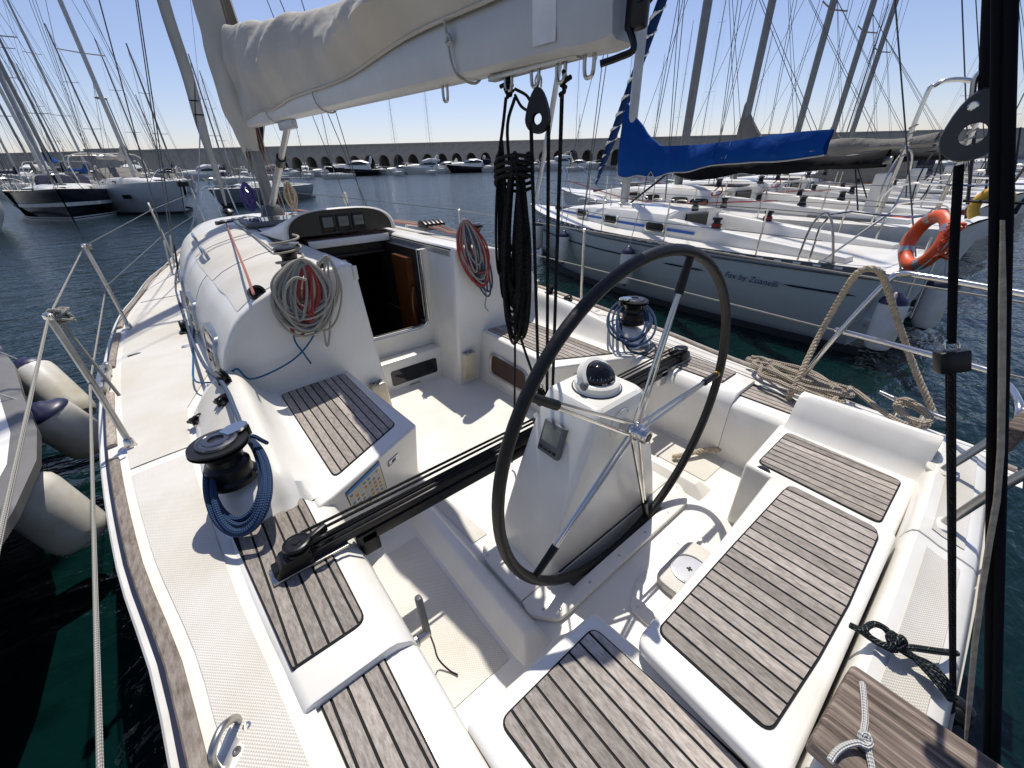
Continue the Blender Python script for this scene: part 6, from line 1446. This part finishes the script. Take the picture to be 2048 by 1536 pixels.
obj('grab_line', tube([lc+(uu*math.cos(a)+vv2*math.sin(a))*(.31+.02*math.sin(a*4))+nn*.02 for a in [k*math.pi/16 for k in range(32)]], .008, 6, 2, closed=True), RWHITE, lbu)
obj('line_bundle', tube([lc-vv2*.28+uu*.10+Vector((.06*math.sin(k*1.7), .06*math.cos(k*2.3), .16*math.sin(k*.9))) for k in range(40)], .009, 6, 3), ORANGE, lbu)
hc = far(1982, 412, 9.2); hs = thing('horseshoe_buoy', 'yellow horseshoe buoy hung on a stern rail behind the black straps', 'lifebuoy', hc)
n2 = (Vector((0, 0, CAM_Z))-hc).normalized(); u2 = Vector((.25, 0, 1)); u2 = (u2-n2*u2.dot(n2)).normalized(); v2 = n2.cross(u2)
obj('horseshoe', tube([hc+(u2*math.cos(a)*1.25+v2*math.sin(a))*.16 for a in [R(-140+280*k/24) for k in range(25)]], .065, 12, smooth=False), YELLOW, hs)
obj('strap', tube([hc+(u2*.05+v2*-.30)+n2*.10, hc+u2*.05+n2*.12, hc+(u2*.05+v2*.30)+n2*.10], .02, 6), BLACK, hs)
# further boats in the same row
HR = Vector((.10, 1, 0)).normalized(); WOODD = TEAKIN
grp = 'sailing boats moored in the row to the right'
def near_boat(k, label, x, y, L, B, hullm, cov, mastp, bh, boom, peak, mh=13, mr=.09, hood=None, stripes=()):
    r = sailboat(label, (x, y, 0), HR, L, B, 1.12, 1.40, hullm, GEL, mast=mastp, mh=mh, mr=mr, mm=DKALU if k else ALU, boom=boom, cover=cov, bh=bh, lvl=2, hood=hood, group=None, stripes=stripes, peak=peak)
    p_, f_ = r[2], r[3]
    rnd = random.Random(k)
    for s in (-1, 1):
        for yy in (L*.22, L*.30, L*.39):
            w = p_('winch', lathe((s*B*.26, yy, f_(yy)+(.22 if yy < L*.35 else .46)), (0, 0, 1), [(.075, 0), (.075, .02), (.055, .05), (.05, .12), (.08, .15), (.03, .17)], 14), BLACK)
            p_('rope_turns', tube([(s*B*.26+.10*math.cos(q*.8)*(1-.1*math.sin(q)), yy+.10*math.sin(q*.8), f_(yy)+(.25 if yy < L*.35 else .49)-.20*abs(math.sin(q*.4))) for q in range(22)], .012, 6, 2), rnd.choice((RRED, RBLUE, RCREAM, RGREY, RNAVY)), w)
    zb = f_(mastp)+.36+bh; ye = mastp-boom
    for q in (-.10, .10): p_('mainsheet_fall', bar((q*.3, ye+.5, zb+.05), (q*3, ye+.1, f_(0)+.1), .012, 6), BLACK)
    for s in (-1, 1):
        for q in (.35, .75): p_('lazy_jack', bar((s*.02, mastp-.1, zb+mh*.34), (s*.14, mastp-boom*q, zb+.2), .006, 5), WIRE)
        p_('jib_sheet', tube([(s*B*.30, L*.86, f_(L)+.3), (s*B*.36, L*.55, f_(L*.5)+.08), (s*B*.28, L*.26, f_(0)+.3)], .012, 6, 4), rnd.choice((RBLUE, RRED, RGREY)))
        p_('coaming_coil', tube([(s*B*.22+.10*math.cos(q*.7), L*.375-.05-.02*(q % 3), f_(L*.38)+.24+.13*math.sin(q*.7)-.06*(q % 4)*.3) for q in range(30)], .013, 6, 2), rnd.choice((RRED, RCREAM, RNAVY)))
        p_('side_locker', box(s*B*.30-.02, s*B*.30+.02, L*.10, L*.20, f_(0)+.02, f_(0)+.10), GREYP, bevel=.01)
    p_('deck_hatch', box(-.28, .28, L*.66, L*.66+.5, f_(L*.66)+.33, f_(L*.66)+.40), GREYP, bevel=.02)
    p_('sliding_hatch', box(-.34, .34, L*.385, L*.47, f_(L*.4)+.43, f_(L*.4)+.47), SMOKE, bevel=.015)
    p_('steering_wheel', tube([(.55*math.cos(q*math.pi/12), L*.12, f_(0)+.55+.55*math.sin(q*math.pi/12)) for q in range(24)], .016, 6, smooth=False, closed=True), DULL if k % 2 else BLACK)
    p_('wheel_pedestal', box(-.10, .10, L*.125, L*.15, f_(0), f_(0)+.75), GEL, bevel=.03)
    p_('backstay_tackle', tube([(0, .15, f_(0)+.1), (0, .6, f_(0)+1.6)], .022, 6, smooth=False), BLACK)
    p_('ensign_staff', bar((B*.28, .05, f_(0)), (B*.30, -.15, f_(0)+1.5), .014, 6), WOODD)
    return r
_nb = near_boat(1, 'white cruiser with a black boom cover moored just beyond the blue covered sloop', 10.0, .5, 10.2, 3.3, GEL2, BLACKC, 5.6, .38, 4.2, .2, stripes=(('boot_stripe', .10, .0, ANTIF),))
NAVJ = canvas('blue_sun_strip_canvas', (.006, .03, .11), .3, (4, 4, 4))
j0, j1 = at(1192, 366, 1.5), None
if True:
    a, b = Vector((0, 9.9, 1.6)), Vector((0, 5.7, 14.3)); o_ = Vector((10.0, .5, 0)); Mx = Matrix.Rotation(math.atan2(-HR.x, HR.y), 4, 'Z').inverted()
    q0, q1 = Mx @ (far(1192, 368, 13.2)-o_), Mx @ (far(1318, 18, 10.4)-o_); qq = q0+(q1-q0)*2.2
    fj = _nb[2]('furled_jib', tube([q0.lerp(qq, k/40) for k in range(41)], lambda u: .03+.075*min(1, u*7)*(1-.4*u), 12, smooth=False), NAVJ)
    _nb[2]('white_strip', tube([q0.lerp(qq, k/240)+Vector((math.cos(k*.62), math.sin(k*.62), 0))*(.026+.076*min(1, k/240*7)*(1-.4*k/240)) for k in range(241)], lambda u: .010+.024*min(1, u*7), 6, smooth=False), TAPE, fj)
qa, qb = Mx @ (far(1757, 432, 9.3)-o_), Mx @ (far(1871, 426, 9.3)-o_); za = (far(1765, 178, 9.3)).z
_nb[2]('stern_arch', tube([qa, Vector((qa.x, qa.y, za-.22)), qa.lerp(qb, .08)+Vector((0, 0, za-qa.z-.03)), qa.lerp(qb, .35)+Vector((0, 0, za-qa.z)), qa.lerp(qb, .75)+Vector((0, 0, za-qa.z-.10)), qa.lerp(qb, .96)+Vector((0, 0, za-qa.z-.28)), Vector((qb.x, qb.y, za-.42)), qb], .030, 10, k=5), STEEL)
for q in (qa, qb): _nb[2]('arch_lashing', tube([Vector((q.x+.045*math.cos(k*.9), q.y+.045*math.sin(k*.9), za-.95+.014*k)) for k in range(34)], .010, 6, 2), RCREAM)
near_boat(2, 'white cruiser with a grey boom cover and red cabin line, third boat to the right', 13.9, .6, 10.6, 3.4, GEL2, GREYC, 5.9, .72, 4.6, 1.2, stripes=(('red_line', .98, .90, REDS),))
near_boat(3, 'white boat with a dark hull band and black cover, fourth boat to the right', 17.9, .4, 11.2, 3.6, GEL2, BLACKC, 6.0, .45, 4.6, .25, hood=GREYC, stripes=(('dark_band', .88, .50, STRIPE),))
near_boat(4, 'pale cruiser with a grey spray hood, fifth boat to the right', 22.0, .2, 11.5, 3.7, GEL2, GREYC, 6.3, .75, 4.7, .8, hood=GREYC)
near_boat(5, 'large white cruiser with navy cover at the far end of the right hand row', 26.5, 0, 12.5, 4.0, GEL2, NAVYC, 7.0, .7, 5.0, .5, hood=NAVYC)
# ---- boats on the left --------------------------------------------
def stern_from_bow(bow, hd, L): return Vector((bow.x, bow.y, 0))-Vector((hd[0], hd[1], 0)).normalized()*L
NAVYH = solid('navy_hull', (.010, .012, .022), .18, 0, .2, 1)
bow = at(146, 446, 0); hd = Vector((.06, -1, 0)).normalized()
nv, pr2, part2, fz2, mz2 = sailboat('navy blue yacht with two white hull stripes, bow towards us at left', stern_from_bow(bow, hd, 15.6), hd, 15.0, 4.9, 1.25, 1.62, NAVYH, GEL, mast=8.6, mh=20, mr=.13, mm=DKALU, boom=5.6, cover=BLUEC, bh=1.3, hood=NAVYC, spreaders=3, jib=SAILC,
    stripes=(('white_stripe', .58, .46, TAPE), ('boot_top', .12, .08, TAPE), ('waterline_stripe', .05, .0, TAPE), ('gunwale', 1.0, .93, STRIPE)))
bow = at(392, 428, 0); hd = Vector((.34, -1, 0)).normalized()
wb, pr3, part3, fz3, mz3 = sailboat('big white yacht with a sprayhood windscreen and anchor at its bow, left of our mast', stern_from_bow(bow, hd, 14.3), hd, 13.8, 4.5, 1.55, 1.82, solid('pale_white_hull', (.50, .52, .53), .3), GEL, mast=7.6, mh=18, mr=.14, mm=ALU, boom=5.0, cover=CANVAS, bh=1.2, hood=GREYC, spreaders=3,
    stripes=(('boot_stripe', .07, .0, ANTIF),))
part3('bow_anchor', join(tube([(0, 13.8, 1.75), (0, 14.05, 1.55), (0, 13.85, .95)], .07, 8), obox((0, 14.05, 1.62), (1, 0, 0), (0, 1, 0), (0, 0, 1), .55, .12, .25)), BLACK)
for s in (-1, 1): part3('hull_window', obox((s*1.72, 10.3, 1.0), Vector((-s*.42, 1, 0)), Vector((1, s*.42, 0)), (0, 0, 1), .55, .06, .22), GLASS, smooth=False)
part3('cockpit_arch', tube([(-2.0, 4.2, 1.6), (-1.9, 4.0, 3.3), (0, 3.9, 3.5), (1.9, 4.0, 3.3), (2.0, 4.2, 1.6)], .035, 8), GEL2)
a_, b_ = at(430, 417, 0), at(606, 394, 0); hd = (a_-b_); hd.z = 0
sailboat('white and black racing yacht lying side on beyond our mast, stern to the right', b_, hd.normalized(), (a_-b_).length, 3.6, 1.05, 1.2, solid('charcoal_hull', (.17, .19, .20), .3), GEL2, mast=6.0, mh=15, mr=.10, mm=DKALU, boom=4.2, cover=GREYC, bh=1.0,
    stripes=(('boot_stripe', .20, .12, STRIPE), ('lower_stripe', .08, .0, ANTIF)))
# the crowd of yachts behind them, each with its own mast
crowd = [(12, 395, 40, 14, 17, NAVYH, None), (-40, 400, 27, 13, 17, GEL2, None), (62, 375, 62, 12, 16, GEL2, GREYC), (95, 370, 75, 12, 18, GEL2, NAVYC), (165, 372, 58, 12, 16, GEL2, NAVYC), (205, 368, 80, 13, 17, NAVYH, GREYC),
         (250, 370, 64, 12, 17, GEL2, BLUEC), (300, 366, 90, 13, 18, GEL2, GREYC), (385, 366, 70, 11, 14, GEL2, NAVYC), (440, 362, 96, 12, 16, GEL2, GREYC), (475, 366, 78, 11, 15, GEL2, NAVYC), (20, 368, 95, 12, 15, GEL2, BLUEC), (130, 365, 110, 13, 17, GEL2, GREYC), (345, 362, 120, 13, 15, GEL2, NAVYC)]
hues = {None: 'no boom cover', GREYC: 'a grey boom cover', NAVYC: 'a navy boom cover', BLUEC: 'a blue boom cover'}
place = ['at far left, bow cut by the edge', 'nearest the left edge, mostly out of view', 'second mast in from the left edge', 'behind the navy yacht, slightly left of its mast', 'behind the navy yacht, right of its mast', 'far back between the navy and the white yacht', 'just left of the white yacht, farther out', 'directly behind the white yacht', 'just right of the white yacht', 'far back left of our mast', 'behind our mast, before the wall', 'far back at the left edge', 'farthest back behind the navy yacht', 'farthest back behind the white yacht']
for i, (x, y, D, L, mh, hm, cv) in enumerate(crowd):
    p = far(x, y, D); hd = Vector((-p.x, -p.y, 0)).normalized(); a = R((-24, 15, -10, 22, 8, -16, 30, -5, 18, -28, 12, 25, -14, 6)[i]); hd = Vector((hd.x*math.cos(a)-hd.y*math.sin(a), hd.x*math.sin(a)+hd.y*math.cos(a), 0))
    sailboat(('dark' if hm is NAVYH else 'white')+' yacht with '+hues[cv]+', '+place[i], (p.x-hd.x*L, p.y-hd.y*L, 0), hd, L, L*.31, 1.2, 1.5, hm, GEL, mh=mh, mr=.125, mm=DKALU if i % 3 else ALU, boom=L*.36 if cv else None, cover=cv, hood=(None, NAVYC, GREYC)[i % 3], spreaders=2, group='yachts crowded together on the left')
# ---- boats along the breakwater -----------------------------------
BLKH = solid('black_gloss_hull', (.008, .009, .012), .15)
mot = [(704, 346, 21, 'b', 0, -1, 'sleek motor yacht with a glossy black hull and white cabin below the arches'), (612, 346, 13, 'w', 1, .3, 'white motor yacht with a high cabin, first right of our mast'), (648, 347, 14, 'w', 0, -.5, 'small white motor cruiser left of the black hulled yacht'), (845, 345, 18, 'w', 1, -.8, 'white flybridge motor yacht in the middle of the breakwater row'), (885, 346, 17, 'w', 0, -.9, 'pale motor yacht just left of the navy canopied one'), (935, 346, 20, 'b', 0, -1, 'dark hulled motor yacht with a navy canopy, left of the hanging black rope'),
       (1015, 345, 16, 'w', 0, -.7, 'white motor yacht partly behind the hanging black rope'), (1110, 344, 19, 'w', 1, -.7, 'white flybridge motor yacht between the mainsheet falls'), (1168, 343, 15, 'w', 0, .9, 'low white motor cruiser just left of the blue boom cover'), (585, 347, 12, 'w', 0, .7, 'white launch tucked close to our mast'), (400, 352, 16, 'w', 1, -.4, 'white motor yacht left of our furled jib'), (445, 351, 15, 'w', 0, .5, 'white motor cruiser right of our furled jib'), (262, 355, 17, 'w', 1, .3, 'white flybridge yacht behind the big white sailing yacht'), (150, 358, 16, 'w', 0, -.5, 'white motor yacht behind the navy sailing yacht'), (60, 360, 18, 'w', 1, .2, 'white flybridge yacht at the far left before the wall'), (1330, 342, 17, 'w', 0, -.6, 'white motor yacht below the blue boom cover'), (1400, 341, 16, 'w', 1, .5, 'white flybridge yacht right of the blue boom cover'), (762, 346, 12, 'w', 0, .4, 'small white launch right of the black hulled yacht'), (795, 346, 13, 'w', 0, -.6, 'white cruiser under the pair of distant masts'), (972, 345, 13, 'w', 0, .5, 'white cruiser beside the upper end of the black coil'), (1062, 344, 13, 'w', 0, -.5, 'white cruiser between the black coil and the falls'), (110, 359, 14, 'w', 0, .6, 'white cruiser behind the navy yacht mast'), (215, 357, 13, 'w', 1, -.5, 'white flybridge cruiser between the navy and big white yachts'), (320, 354, 14, 'w', 0, -.6, 'white cruiser behind the big white yacht mast'), (490, 350, 13, 'w', 0, .4, 'white cruiser left of our mast foot'), (20, 361, 14, 'w', 0, .5, 'white cruiser at the extreme left before the wall')]
for x, y, L, hc_, fl, s, lab in mot:
    D = 205+((x*7) % 13); p = far(x, y, D); p.z = 0
    d_ = (SD*s-HD*(1-abs(s)*.75)).normalized()
    motorboat(lab, p-d_*L*.55, d_, L*1.05, L*.32, BLKH if hc_ == 'b' else GEL2, bool(fl), top=NAVYC if x == 935 else None)
fm = [(623, 233, 150, 300), (672, 150, 140, 320), (801, 150, 160, 318), (869, 120, 170, 310), (1147, 115, 165, 310), (1152, 230, 170, 300), (1290, 112, 150, 262), (1332, 48, 140, 276), (1380, -120, 110, 276), (1467, 73, 130, 267), (540, 160, 150, 300), (1560, 60, 120, 300), (1238, 60, 160, 300), (1655, 30, 100, 300), (1840, -40, 80, 260), (1930, 80, 100, 250)]
nm = ['just right of the vang', 'above the black motor yacht, left of it', 'over the middle arches, left one of a pair', 'over the middle arches, right one of a pair', 'between the mainsheet falls', 'close right of the mainsheet falls', 'first to the right of the blue sail cover peak', 'second to the right of the blue sail cover peak', 'tallest one above the blue boom cover', 'short one beyond the black boom cover mast', 'behind our mast foot', 'beyond the black boom cover', 'left of the neighbouring mast', 'beyond the third boat of the right row', 'beyond the stern arch', 'near the right hand block']
for (xb, yt, D, yb), lab in zip(fm, nm):
    p = far(xb+(xb-1060)/1900*(yb-340)*-1, 344, D); p.z = 0; zt = far(xb, yt, D).z; hd = (SD*.4-HD).normalized() if xb % 2 else (SD*-.5-HD).normalized(); L = 12
    sailboat('distant yacht, slim mast '+lab, p-hd*7, hd, L, 3.6, 1.1, 1.4, GEL2, GEL, mast=7, mh=max(9, zt-1.5), mr=.085, mm=DKALU, boom=4.2, cover=(NAVYC, GREYC, BLUEC)[xb % 3], spreaders=2, group='distant sailing yachts before the breakwater')
# street lamp on the breakwater side
lpst = far(247, 280, 150); 
l_ = thing('street_lamp', 'grey street lamp with an oval head rising among the masts at left', 'street lamp', (lpst.x, lpst.y, 0))
zt = far(236, 198, 150).z
obj('pole', tube([(lpst.x, lpst.y, 0), (lpst.x, lpst.y, zt)], .12, 8, smooth=False), DKALU, l_)
e_ = SD*-1.2
obj('lamp_head', lathe(Vector((lpst.x, lpst.y, zt))+e_-Vector((0, 0, .25)), (.05, 0, 1), [(.2, 0), (.9, .12), (1.25, .35), (1.1, .5), (.3, .62)], 16), GEL2, l_)
